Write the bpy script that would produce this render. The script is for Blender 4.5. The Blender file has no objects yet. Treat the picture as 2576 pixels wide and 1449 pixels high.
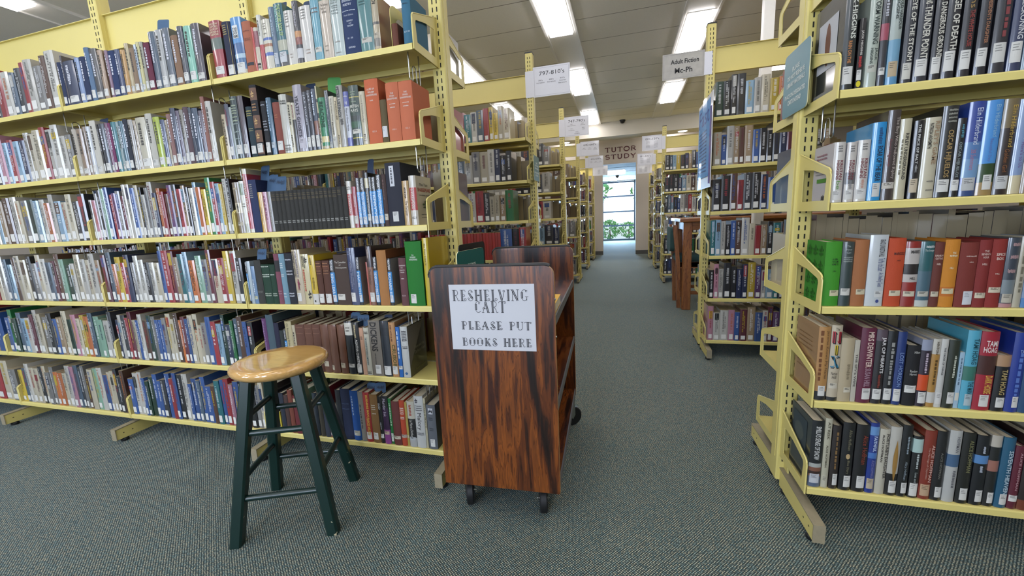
import bpy, math, random
from mathutils import Vector, Matrix
D = bpy.data
SC = bpy.context.scene
COL = SC.collection
R = math.radians

# ---------------------------------------------------------------- camera, world, lights, exposure
cam = D.objects.new('camera', D.cameras.new('camera')); COL.objects.link(cam)
cam.data.sensor_width = 36.0
cam.data.lens = 14.1411
cam.data.clip_start = 0.02; cam.data.clip_end = 200
cam.matrix_world = Matrix([[0.963375, 0.000424, 0.268156, 0.0], [0.263988, 0.174147, -0.948675, 0.0], [-0.0471, 0.98472, 0.167657, 1.046631], [0.0, 0.0, 0.0, 1.0]])
SC.camera = cam
vs = SC.view_settings
SC.display_settings.display_device = 'sRGB'
vs.view_transform = 'Standard'; vs.look = 'None'; vs.gamma = 1.0; vs.use_curve_mapping = False
vs.exposure = 0.04
cy = SC.cycles
cy.use_denoising = True
cy.max_bounces = 6; cy.diffuse_bounces = 4; cy.glossy_bounces = 3; cy.transmission_bounces = 3; cy.transparent_max_bounces = 8
cy.caustics_reflective = False; cy.caustics_refractive = False
cy.sample_clamp_indirect = 5.0
wd = D.worlds.new('world'); SC.world = wd; wd.use_nodes = True
bg = wd.node_tree.nodes['Background']
bg.inputs['Color'].default_value = (0.80, 0.90, 1.0, 1); bg.inputs['Strength'].default_value = 2.6
LAMP = 11.5          # brightness of the fluorescent diffusers
def area(name, loc, rot, sx, sy, power, col):
    l = D.lights.new(name, 'AREA'); l.shape = 'RECTANGLE'; l.size = sx; l.size_y = sy; l.energy = power; l.color = col
    o = D.objects.new(name, l); o.location = loc; o.rotation_euler = rot; COL.objects.link(o); return o
# daylight through the tall windows in the wall behind the camera, and from the glazed end of the corridor
for wx_ in (-5.2, -4.1, -1.7, -.6): area('window_daylight', (wx_, -3.42, 1.5), (R(-90), 0, R(180)), .62, 2.0, 58, (0.70, 0.80, 1.0))
area('window_daylight', (-0.2, 16.9, 1.2), (R(-90), 0, 0), 1.1, 2.1, 260, (0.42, 0.68, 1.0))

# ---------------------------------------------------------------- helpers
def lin(h):
    c = [int(h[i:i+2], 16) / 255 for i in (0, 2, 4)]
    return tuple(x / 12.92 if x <= .04045 else ((x + .055) / 1.055) ** 2.4 for x in c)
def blin(h, k=.66, s=.98):    # book cloth and card: a little duller than bright print
    c = lin(h); a = sum(c)/3; return tuple(k*(a+(q-a)*s) for q in c)
def nodes(name):
    m = D.materials.new(name); m.use_nodes = True
    nt = m.node_tree; return m, nt, nt.nodes['Principled BSDF']
def N(nt, t, **kw):
    n = nt.nodes.new(t)
    for k, v in kw.items():
        if k in n.inputs: n.inputs[k].default_value = v
        else: setattr(n, k, v)
    return n
def L(nt, a, b): nt.links.new(a, b)
def flat(name, h, rough=.5, metal=0, coat=0, var=.06, scale=30):
    m, nt, p = nodes(name)
    c = lin(h)
    tc = N(nt, 'ShaderNodeTexCoord'); nz = N(nt, 'ShaderNodeTexNoise', Scale=scale, Detail=3.0)
    mx = N(nt, 'ShaderNodeMix', data_type='RGBA')
    L(nt, tc.outputs['Object'], nz.inputs['Vector'])
    mx.inputs['A'].default_value = (*[x * (1 - var) for x in c], 1); mx.inputs['B'].default_value = (*[min(1, x * (1 + var)) for x in c], 1)
    L(nt, nz.outputs['Fac'], mx.inputs['Factor']); L(nt, mx.outputs['Result'], p.inputs['Base Color'])
    p.inputs['Roughness'].default_value = rough; p.inputs['Metallic'].default_value = metal; p.inputs['Coat Weight'].default_value = coat
    return m
def attr_mat(name, rough, coat=0, bump=0, scale=400):
    m, nt, p = nodes(name)
    a = N(nt, 'ShaderNodeAttribute', attribute_name='Col')
    L(nt, a.outputs['Color'], p.inputs['Base Color'])
    p.inputs['Roughness'].default_value = rough; p.inputs['Coat Weight'].default_value = coat; p.inputs['Coat Roughness'].default_value = .1
    if bump:
        tc = N(nt, 'ShaderNodeTexCoord'); nz = N(nt, 'ShaderNodeTexNoise', Scale=scale, Detail=2.0)
        b = N(nt, 'ShaderNodeBump', Strength=bump, Distance=.001)
        L(nt, tc.outputs['Object'], nz.inputs['Vector']); L(nt, nz.outputs['Fac'], b.inputs['Height']); L(nt, b.outputs['Normal'], p.inputs['Normal'])
    return m
def emit(name, col, s):
    m = D.materials.new(name); m.use_nodes = True; nt = m.node_tree
    nt.nodes.remove(nt.nodes['Principled BSDF'])
    e = N(nt, 'ShaderNodeEmission'); e.inputs['Color'].default_value = (*col, 1); e.inputs['Strength'].default_value = s
    L(nt, e.outputs[0], nt.nodes['Material Output'].inputs['Surface']); return m

M = {}
M['yellow'] = flat('yellow_enamel', 'ccbd72', .38, var=.03, scale=6)
M['slot'] = flat('slot_shadow_steel', '17140c', .8)
M['cap'] = flat('black_plastic', '17181a', .45)
M['foot_top'] = flat('scuffed_grey_trim', '8a8068', .6, var=.2, scale=60)
M['jacket'] = attr_mat('book_jacket', .42, 1.0, .3, 45)
M['cloth'] = attr_mat('book_cloth', .75, 0, .3, 900)
M['ink'] = attr_mat('printed_ink', .6)
M['paper'] = attr_mat('label_paper', .65)
M['steel'] = flat('steel_wire', 'a9a9a4', .28, 1.0)
M['white_sheet'] = flat('laminated_sheet', 'd2d2d8', .3, coat=.4, var=.02)
M['mottled'] = flat('mottled_sheet', 'a8a49c', .4, var=.22, scale=28)
M['beam_paint'] = flat('beam_paint', 'd8d2c6', .7, var=.03, scale=4)
M['wall_paint'] = flat('wall_paint', 'b6aea4', .75, var=.03, scale=4)
M['base_vinyl'] = flat('vinyl_skirting', '4a4a48', .5)
M['channel'] = flat('white_metal_trim', 'efece6', .45, var=.03)
M['diffuser'] = emit('fluorescent_diffuser', (1.0, .97, .98), LAMP)
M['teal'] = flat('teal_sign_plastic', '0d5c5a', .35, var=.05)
M['teal_lit'] = flat('teal_sign_plastic_lit', '3f7480', .35, var=.05)  # same teal plastic, lightened: the light on the near sign is in the colour
M['sign_edge'] = flat('cream_edge', 'cfc89a', .4)
M['black_pl'] = flat('black_sign_plastic', '121213', .4)
M['rubber'] = flat('black_rubber', '101012', .5)
M['green_paint'] = flat('dark_green_paint', '06231f', .34, coat=.15, var=.25, scale=12)
M['oak'] = None
def page_mat():
    m, nt, p = nodes('page_edges')
    tc = N(nt, 'ShaderNodeTexCoord'); mp = N(nt, 'ShaderNodeMapping'); mp.inputs['Scale'].default_value = (900, 2, 2)
    nz = N(nt, 'ShaderNodeTexNoise', Scale=1.0, Detail=2.0); mx = N(nt, 'ShaderNodeMix', data_type='RGBA')
    mx.inputs['A'].default_value = (*lin('a3967a'), 1); mx.inputs['B'].default_value = (*lin('e2d8c0'), 1)
    L(nt, tc.outputs['Object'], mp.inputs['Vector']); L(nt, mp.outputs[0], nz.inputs['Vector'])
    L(nt, nz.outputs['Fac'], mx.inputs['Factor']); L(nt, mx.outputs['Result'], p.inputs['Base Color']); p.inputs['Roughness'].default_value = .85
    return m
M['page'] = page_mat()
def carpet():
    m, nt, p = nodes('woven_carpet')
    tc = N(nt, 'ShaderNodeTexCoord')
    mp = N(nt, 'ShaderNodeMapping'); mp.inputs['Scale'].default_value = (150, 150, 150); mp.inputs['Rotation'].default_value = (0, 0, R(38))
    vo = N(nt, 'ShaderNodeTexVoronoi', Scale=1.0, Randomness=.2)
    rp = N(nt, 'ShaderNodeValToRGB'); rp.color_ramp.elements[0].position = .2; rp.color_ramp.elements[1].position = .42
    rp.color_ramp.elements[0].color = (1, 1, 1, 1); rp.color_ramp.elements[1].color = (0, 0, 0, 1)
    wn = N(nt, 'ShaderNodeTexWhiteNoise'); sn = N(nt, 'ShaderNodeVectorMath', operation='FLOOR')
    L(nt, tc.outputs['Object'], mp.inputs['Vector']); L(nt, mp.outputs[0], vo.inputs['Vector']); L(nt, vo.outputs['Distance'], rp.inputs['Fac'])
    L(nt, vo.outputs['Position'], wn.inputs['Vector'])
    gr = N(nt, 'ShaderNodeValToRGB')
    cr = gr.color_ramp; cr.elements[0].position = 0; cr.elements[0].color = (*lin('1b2928'), 1); cr.elements[1].position = 1; cr.elements[1].color = (*lin('243433'), 1)
    fl = N(nt, 'ShaderNodeValToRGB'); cr = fl.color_ramp
    cr.elements[0].position = 0; cr.elements[0].color = (*lin('a3aa98'), 1); cr.elements[1].position = 1; cr.elements[1].color = (*lin('728884'), 1)
    e = cr.elements.new(.35); e.color = (*lin('b8b092'), 1); e = cr.elements.new(.7); e.color = (*lin('93a398'), 1)
    L(nt, wn.outputs['Value'], fl.inputs['Fac']); L(nt, wn.outputs['Value'], gr.inputs['Fac'])
    mx = N(nt, 'ShaderNodeMix', data_type='RGBA')
    L(nt, rp.outputs['Color'], mx.inputs['Factor']); L(nt, gr.outputs['Color'], mx.inputs['A']); L(nt, fl.outputs['Color'], mx.inputs['B'])
    L(nt, mx.outputs['Result'], p.inputs['Base Color'])
    bp = N(nt, 'ShaderNodeBump', Strength=.35, Distance=.003); L(nt, rp.outputs['Color'], bp.inputs['Height']); L(nt, bp.outputs['Normal'], p.inputs['Normal'])
    p.inputs['Roughness'].default_value = .9; p.inputs['Sheen Weight'].default_value = .1; p.inputs['Sheen Roughness'].default_value = .5; p.inputs['Sheen Tint'].default_value = (.6, .8, 1, 1)
    return m
M['carpet'] = carpet()
def ceiling_mat():
    m, nt, p = nodes('ceiling_panels')
    tc = N(nt, 'ShaderNodeTexCoord'); sp = N(nt, 'ShaderNodeSeparateXYZ'); L(nt, tc.outputs['Object'], sp.inputs[0])
    a = N(nt, 'ShaderNodeMath', operation='ADD'); a.inputs[1].default_value = 5.525 * 4 - 4.06
    L(nt, sp.outputs['Y'], a.inputs[0])
    d = N(nt, 'ShaderNodeMath', operation='DIVIDE'); d.inputs[1].default_value = .5525; L(nt, a.outputs[0], d.inputs[0])
    f = N(nt, 'ShaderNodeMath', operation='FRACT'); L(nt, d.outputs[0], f.inputs[0])
    s = N(nt, 'ShaderNodeMath', operation='SUBTRACT'); s.inputs[1].default_value = .5; L(nt, f.outputs[0], s.inputs[0])
    ab = N(nt, 'ShaderNodeMath', operation='ABSOLUTE'); L(nt, s.outputs[0], ab.inputs[0])
    g = N(nt, 'ShaderNodeMath', operation='GREATER_THAN'); g.inputs[1].default_value = .4915; L(nt, ab.outputs[0], g.inputs[0])
    nz = N(nt, 'ShaderNodeTexNoise', Scale=90.0, Detail=4.0); L(nt, tc.outputs['Object'], nz.inputs['Vector'])
    mx = N(nt, 'ShaderNodeMix', data_type='RGBA'); mx.inputs['A'].default_value = (*lin('ebe6dc'), 1); mx.inputs['B'].default_value = (*lin('f4f0e6'), 1)
    L(nt, nz.outputs['Fac'], mx.inputs['Factor'])
    m2 = N(nt, 'ShaderNodeMix', data_type='RGBA'); m2.inputs['B'].default_value = (*lin('8a8478'), 1)
    L(nt, g.outputs[0], m2.inputs['Factor']); L(nt, mx.outputs['Result'], m2.inputs['A']); L(nt, m2.outputs['Result'], p.inputs['Base Color'])
    p.inputs['Roughness'].default_value = .9
    return m
M['ceiling'] = ceiling_mat()
def wood(name, cols, sc, rough, coat, dist=6.0, ring=.8, pos=(.34, .46, .56, .66, .8)):
    m, nt, p = nodes(name)
    tc = N(nt, 'ShaderNodeTexCoord'); mp = N(nt, 'ShaderNodeMapping'); mp.inputs['Scale'].default_value = sc
    L(nt, tc.outputs['Object'], mp.inputs['Vector'])
    n1 = N(nt, 'ShaderNodeTexNoise', Scale=1.0, Detail=3.0, Distortion=.6); L(nt, mp.outputs[0], n1.inputs['Vector'])
    mp2 = N(nt, 'ShaderNodeMapping'); mp2.inputs['Scale'].default_value = tuple(x * 5 for x in sc); L(nt, tc.outputs['Object'], mp2.inputs['Vector'])
    n2 = N(nt, 'ShaderNodeTexNoise', Scale=1.0, Detail=4.0, Distortion=.4); L(nt, mp2.outputs[0], n2.inputs['Vector'])
    a = N(nt, 'ShaderNodeMath', operation='MULTIPLY_ADD'); a.inputs[1].default_value = .35; L(nt, n2.outputs['Fac'], a.inputs[0]); L(nt, n1.outputs['Fac'], a.inputs[2])
    # growth rings: contour lines of the stretched noise
    w = N(nt, 'ShaderNodeMath', operation='MULTIPLY'); w.inputs[1].default_value = dist; L(nt, a.outputs[0], w.inputs[0])
    fr = N(nt, 'ShaderNodeMath', operation='PINGPONG'); fr.inputs[1].default_value = .5; L(nt, w.outputs[0], fr.inputs[0])
    r = N(nt, 'ShaderNodeValToRGB'); cr = r.color_ramp
    cr.elements[0].position = pos[0]; cr.elements[0].color = (*lin(cols[0]), 1); cr.elements[1].position = pos[-1]; cr.elements[1].color = (*lin(cols[-1]), 1)
    for q, c in zip(pos[1:-1], cols[1:-1]):
        e = cr.elements.new(q); e.color = (*lin(c), 1)
    L(nt, a.outputs[0], r.inputs['Fac'])
    r2 = N(nt, 'ShaderNodeValToRGB'); r2.color_ramp.elements[0].position = .02; r2.color_ramp.elements[1].position = .16
    r2.color_ramp.elements[0].color = (.35, .28, .25, 1); r2.color_ramp.elements[1].color = (1, 1, 1, 1); L(nt, fr.outputs[0], r2.inputs['Fac'])
    mu = N(nt, 'ShaderNodeMix', data_type='RGBA', blend_type='MULTIPLY'); mu.inputs['Factor'].default_value = ring
    L(nt, r.outputs['Color'], mu.inputs['A']); L(nt, r2.outputs['Color'], mu.inputs['B']); L(nt, mu.outputs['Result'], p.inputs['Base Color'])
    p.inputs['Roughness'].default_value = rough; p.inputs['Coat Weight'].default_value = coat
    return m
M['rosewood'] = wood('rosewood_laminate', ['140a06', '1f0f09', '52280f', '7c4317', '37180d'], (13, 13, 1.1), .32, .12, dist=15, pos=(.5, .57, .64, .72, .84))
M['rosewood_h'] = wood('rosewood_laminate_shelf', ['160b07', '24110a', '562a12', '743f18', '3c1a0e'], (13, 1.1, 13), .27, .2, dist=14, pos=(.5, .57, .64, .72, .84))
M['maple'] = wood('varnished_maple', ['bb8e50', 'c09456', 'c59a5b', 'c99f60', 'c19658'], (2.5, 16, 16), .14, .7, dist=3, ring=.25)
M['oak'] = wood('brown_oak', ['6a3c1c', '7c4824', '8a542c', '96602f', '784420'], (14, 14, 1.4), .4, .1, dist=9)
M['oak_h'] = wood('brown_oak_top', ['6a3c1c', '7c4824', '8a542c', '96602f', '784420'], (1.4, 14, 14), .4, .1, dist=9)
M['edge_grey'] = flat('grey_edge_trim', '5c5a58', .5)
M['edge_raw'] = flat('raw_board_edge', 'a07a48', .7, var=.2, scale=80)
M['upholstery'] = flat('green_upholstery', '2f4a48', .95, var=.2, scale=300)
M['blue_slip'] = flat('blue_card', '3c5672', .8, var=.08)
M['slate_slip'] = flat('slate_card', '26344a', .8, var=.08)
M['green_slip'] = flat('green_card', '4a8a4a', .8, var=.08)
M['win_frame'] = flat('window_frame', '3a4a5c', .4)
M['paving'] = flat('outdoor_paving', 'a9a8a0', .9, var=.15)
M['leaf'] = flat('leaf_green', '4f8a3c', .7, var=.5, scale=3)
M['bark'] = flat('bark', '4a3a2c', .9)
def glass():
    m = D.materials.new('window_glass'); m.use_nodes = True; nt = m.node_tree; nt.nodes.remove(nt.nodes['Principled BSDF'])
    t = N(nt, 'ShaderNodeBsdfTransparent'); t.inputs['Color'].default_value = (.93, .97, 1, 1); g = N(nt, 'ShaderNodeBsdfGlossy'); g.inputs['Roughness'].default_value = .02
    mx = N(nt, 'ShaderNodeMixShader'); mx.inputs[0].default_value = .06
    L(nt, t.outputs[0], mx.inputs[1]); L(nt, g.outputs[0], mx.inputs[2]); L(nt, mx.outputs[0], nt.nodes['Material Output'].inputs['Surface']); return m
M['glass'] = glass()
def sleeve():
    m = D.materials.new('clear_sleeve'); m.use_nodes = True; nt = m.node_tree; nt.nodes.remove(nt.nodes['Principled BSDF'])
    t = N(nt, 'ShaderNodeBsdfTransparent'); g = N(nt, 'ShaderNodeBsdfGlossy'); g.inputs['Roughness'].default_value = .08
    mx = N(nt, 'ShaderNodeMixShader'); mx.inputs[0].default_value = .16
    L(nt, t.outputs[0], mx.inputs[1]); L(nt, g.outputs[0], mx.inputs[2]); L(nt, mx.outputs[0], nt.nodes['Material Output'].inputs['Surface']); return m
M['sleeve'] = sleeve()

class MB:
    """collects shapes and links them as one mesh object"""
    def __init__(s): s.v = []; s.f = []; s.m = []; s.c = []; s.sm = []
    def face(s, idx, m=0, c=None, sm=False): s.f.append(tuple(idx)); s.m.append(m); s.c.append(c); s.sm.append(sm)
    def add(s, vs): b = len(s.v); s.v.extend([tuple(x) for x in vs]); return b
    def quad(s, a, b, c, d, m=0, col=None): i = s.add([a, b, c, d]); s.face((i, i+1, i+2, i+3), m, col)
    def poly(s, pts, m=0, col=None): i = s.add(pts); s.face(range(i, i+len(pts)), m, col)
    def box(s, x0, x1, y0, y1, z0, z1, m=0, col=None, mat=None, cols=None):
        p = [(x0,y0,z0),(x1,y0,z0),(x1,y1,z0),(x0,y1,z0),(x0,y0,z1),(x1,y0,z1),(x1,y1,z1),(x0,y1,z1)]
        if mat: p = [tuple(mat @ Vector(q)) for q in p]
        i = s.add(p)
        for k, q in enumerate(((0,3,2,1),(4,5,6,7),(0,1,5,4),(1,2,6,5),(2,3,7,6),(3,0,4,7))):
            s.face([i+a for a in q], m, cols[k] if cols else col)
    def bbox(s, x0, x1, y0, y1, z0, z1, b, m=0):   # box with chamfered vertical and horizontal edges
        def ring(z, i): return [(x0+i+0,y0+b,z),(x0+b,y0+i,z),(x1-b,y0+i,z),(x1-i,y0+b,z),(x1-i,y1-b,z),(x1-b,y1-i,z),(x0+b,y1-i,z),(x0+i,y1-b,z)]
        rs = [ring(z0, b*.6), ring(z0+b, 0), ring(z1-b, 0), ring(z1, b*.6)]
        ids = [s.add(r) for r in rs]
        for a, c in zip(ids, ids[1:]):
            for k in range(8): s.face((a+k, a+(k+1)%8, c+(k+1)%8, c+k), m)
        s.face([ids[0]+k for k in range(7, -1, -1)], m); s.face([ids[-1]+k for k in range(8)], m)
    def prism(s, pts, axis, a, b, m=0, m_side=None, sm=False):   # polygon (u,v) extruded along an axis
        ax = {'x': lambda u, v, t: (t, u, v), 'y': lambda u, v, t: (u, t, v), 'z': lambda u, v, t: (u, v, t)}[axis]
        n = len(pts); i = s.add([ax(u, v, a) for u, v in pts]); j = s.add([ax(u, v, b) for u, v in pts])
        s.face([i+k for k in range(n-1, -1, -1)], m); s.face([j+k for k in range(n)], m)
        for k in range(n): s.face((i+k, i+(k+1)%n, j+(k+1)%n, j+k), m if m_side is None else m_side, None, sm)
    def tube(s, path, r, n=8, m=0, cap=True):
        path = [Vector(p) for p in path]; rings = []
        up = Vector((.31, .17, .93)).normalized()
        for k, p in enumerate(path):
            t = (path[min(k+1, len(path)-1)] - path[max(k-1, 0)]).normalized()
            u = t.cross(up)
            if u.length < .1: u = t.cross(Vector((1, 0, 0)))
            u.normalize(); w = t.cross(u)
            rr = r[k] if isinstance(r, (list, tuple)) else r
            rings.append(s.add([p + rr * (math.cos(2*math.pi*q/n) * u + math.sin(2*math.pi*q/n) * w) for q in range(n)]))
        for a, b in zip(rings, rings[1:]):
            for q in range(n): s.face((a+q, a+(q+1) % n, b+(q+1) % n, b+q), m, None, True)
        if cap: s.face([rings[0]+q for q in range(n)], m); s.face([rings[-1]+q for q in range(n-1, -1, -1)], m)
    def lathe(s, prof, n=40, m=0, mat=None, cap=True):      # (r, z) profile round the z axis
        rings = []
        for r, z in prof:
            pts = [(r*math.cos(2*math.pi*k/n), r*math.sin(2*math.pi*k/n), z) for k in range(n)]
            if mat: pts = [tuple(mat @ Vector(q)) for q in pts]
            rings.append(s.add(pts))
        for a, b in zip(rings, rings[1:]):
            for k in range(n): s.face((a+k, a+(k+1) % n, b+(k+1) % n, b+k), m, None, True)
        if cap: s.face([rings[0]+k for k in range(n-1, -1, -1)], m); s.face([rings[-1]+k for k in range(n)], m)
    def build(s, name, mats, parent=None, loc=None, rot=None, smooth=False):
        me = D.meshes.new(name); me.from_pydata(s.v, [], s.f)
        for k in (mats if isinstance(mats, (list, tuple)) else [mats]): me.materials.append(k)
        me.polygons.foreach_set('material_index', s.m)
        if any(c is not None for c in s.c):
            ca = me.color_attributes.new('Col', 'FLOAT_COLOR', 'CORNER'); buf = []
            for f, c in zip(s.f, s.c): buf.extend((*(c or (.5, .5, .5)), 1.0) * len(f))
            ca.data.foreach_set('color', buf)
        if smooth or any(s.sm):
            me.polygons.foreach_set('use_smooth', [True]*len(s.f) if smooth else s.sm)
            me.set_sharp_from_angle(angle=R(38))
        me.update()
        o = D.objects.new(name, me); COL.objects.link(o)
        if parent: o.parent = parent
        if loc: o.location = loc
        if rot: o.rotation_euler = rot
        return o
def tag(o, label=None, cat=None, group=None, kind=None):
    if label: o['label'] = label
    if cat: o['category'] = cat
    if group: o['group'] = group
    if kind: o['kind'] = kind
    return o
def thing(name, label, cat, loc=(0,0,0), rz=0, group=None):
    o = D.objects.new(name, None); COL.objects.link(o); o.empty_display_size = .05
    o.location = loc; o.rotation_euler = (0, 0, rz); return tag(o, label, cat, group)
def rrect(x0, x1, y0, y1, r, n=5, corners=(1,1,1,1)):   # rounded rectangle, anticlockwise from lower left
    out = []
    for (cx, cy_, a), on in zip(((x0+r, y0+r, 180), (x1-r, y0+r, 270), (x1-r, y1-r, 0), (x0+r, y1-r, 90)), corners):
        if on: out += [(cx + r*math.cos(R(a+90*k/n)), cy_ + r*math.sin(R(a+90*k/n))) for k in range(n+1)]
        else: out.append({180:(x0,y0),270:(x1,y0),0:(x1,y1),90:(x0,y1)}[a])
    return out

# ---------------------------------------------------------------- lettering
_raw = {}
def prepare_text(strings):
    obs = []
    for s_, bold in strings:
        cu = D.curves.new('t', 'FONT'); cu.body = s_; cu.resolution_u = 2; cu.offset = .022 if bold else 0.0; cu.align_x = 'LEFT'
        o = D.objects.new('t', cu); COL.objects.link(o); obs.append((s_, bold, o, cu))
    dg = bpy.context.evaluated_depsgraph_get()
    for s_, bold, o, cu in obs:
        ev = o.evaluated_get(dg); me = ev.to_mesh()
        v = [(p.co.x, p.co.y) for p in me.vertices]; f = [tuple(p.vertices) for p in me.polygons]; ev.to_mesh_clear()
        if v:
            xs = [a for a, _ in v]; ys = [b for _, b in v]; x0, x1, y0, y1 = min(xs), max(xs), min(ys), max(ys)
            _raw[(s_, bold)] = ([((a-x0)/(x1-x0), (b-y0)/(y1-y0)) for a, b in v], f, (x1-x0)/max(1e-6, y1-y0))
    for _, _, o, cu in obs: D.objects.remove(o); D.curves.remove(cu)
def ell(cx, cy_, rx, ry, n=12, a0=0): return [(cx + rx*math.cos(2*math.pi*k/n+a0), cy_ + ry*math.sin(2*math.pi*k/n+a0)) for k in range(n)]
_marks = {'#': [[(k/8,0),(k/8+.125,0),(k/8+.125,1),(k/8,1)] for k in range(8)], 'D*': [[(0,.1),(1,1),(0,1)]], '|': [[(0,0),(1,0),(1,1),(0,1)]], 'o': [ell(.5,.5,.5,.5,14)],
 'N*': [[(0,0),(.3,0),(.3,1),(0,1)],[(.7,0),(1,0),(1,1),(.7,1)],[(.0,1),(.3,1),(1,0),(.7,0)]], 'I*': [[(0,0),(1,0),(1,1),(0,1)]], 'X*': [[(0,0),(.34,0),(1,1),(.66,1)],[(.66,0),(1,0),(.34,1),(0,1)]],
 '^': [[(0,0),(1,0),(1,.8),(.75,.45),(.5,1),(.25,.45),(0,.8)]], '@': [[(.5+.5*math.sin(math.pi*t/8)*sg, t/8) for sg, ts in ((-1, range(8,-1,-1)), (1, range(1,8))) for t in ts]],
 '$': [ell(.5,.9,.16,.1,8), [(.28,.45),(.72,.45),(.78,.78),(.5,.82),(.22,.78)], [(.3,0),(.42,0),(.52,.46),(.32,.46)], [(.62,0),(.76,0),(.7,.46),(.5,.46)], [(.78,.74),(.95,.5),(.86,.46),(.7,.66)]],
 '&': [ell(.5,.72,.12,.2,8), ell(.25,.5,.2,.12,8,.5), ell(.75,.55,.2,.12,8,-.5), [(.46,0),(.54,0),(.53,.6),(.47,.6)], ell(.3,.2,.2,.1,8,-.6), ell(.72,.24,.18,.1,8,.6)]}
_rng = random.Random(7)
def glyphs(s_, mode):
    """list of (verts 0..1, faces); '~' stands for print too small to read: a run of short strokes"""
    if s_ == '~':
        v = []; f = []; u = 0.0
        n = _rng.randint(7, 12); ws = [_rng.uniform(.5, 1.4) for _ in range(n)]; tot = sum(ws)
        for k, w in enumerate(ws):
            a, b = u/tot, (u+w*.72)/tot; u += w
            lo, hi = _rng.uniform(0, .2), _rng.uniform(.75, 1)
            i = len(v); v += [(a, lo), (b, lo), (b, hi), (a, hi)]; f.append((i, i+1, i+2, i+3))
        return v, f
    if s_ in _marks:
        v = []; f = []
        for pl in _marks[s_]: i = len(v); v += pl; f.append(tuple(range(i, i+len(pl))))
        return v, f
    r = _raw.get((s_, s_.isupper())) or _raw.get((s_, False)) or _raw.get((s_, True))
    return r[0], r[1]
def put(mb, s_, fn, col, mode='h', m=0):
    """fn(u, v) -> point; u along the reading direction"""
    v, f = glyphs(s_, mode); i = mb.add([fn(a, b) for a, b in v])
    for q in f: mb.face([i+k for k in q], m, col)

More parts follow.
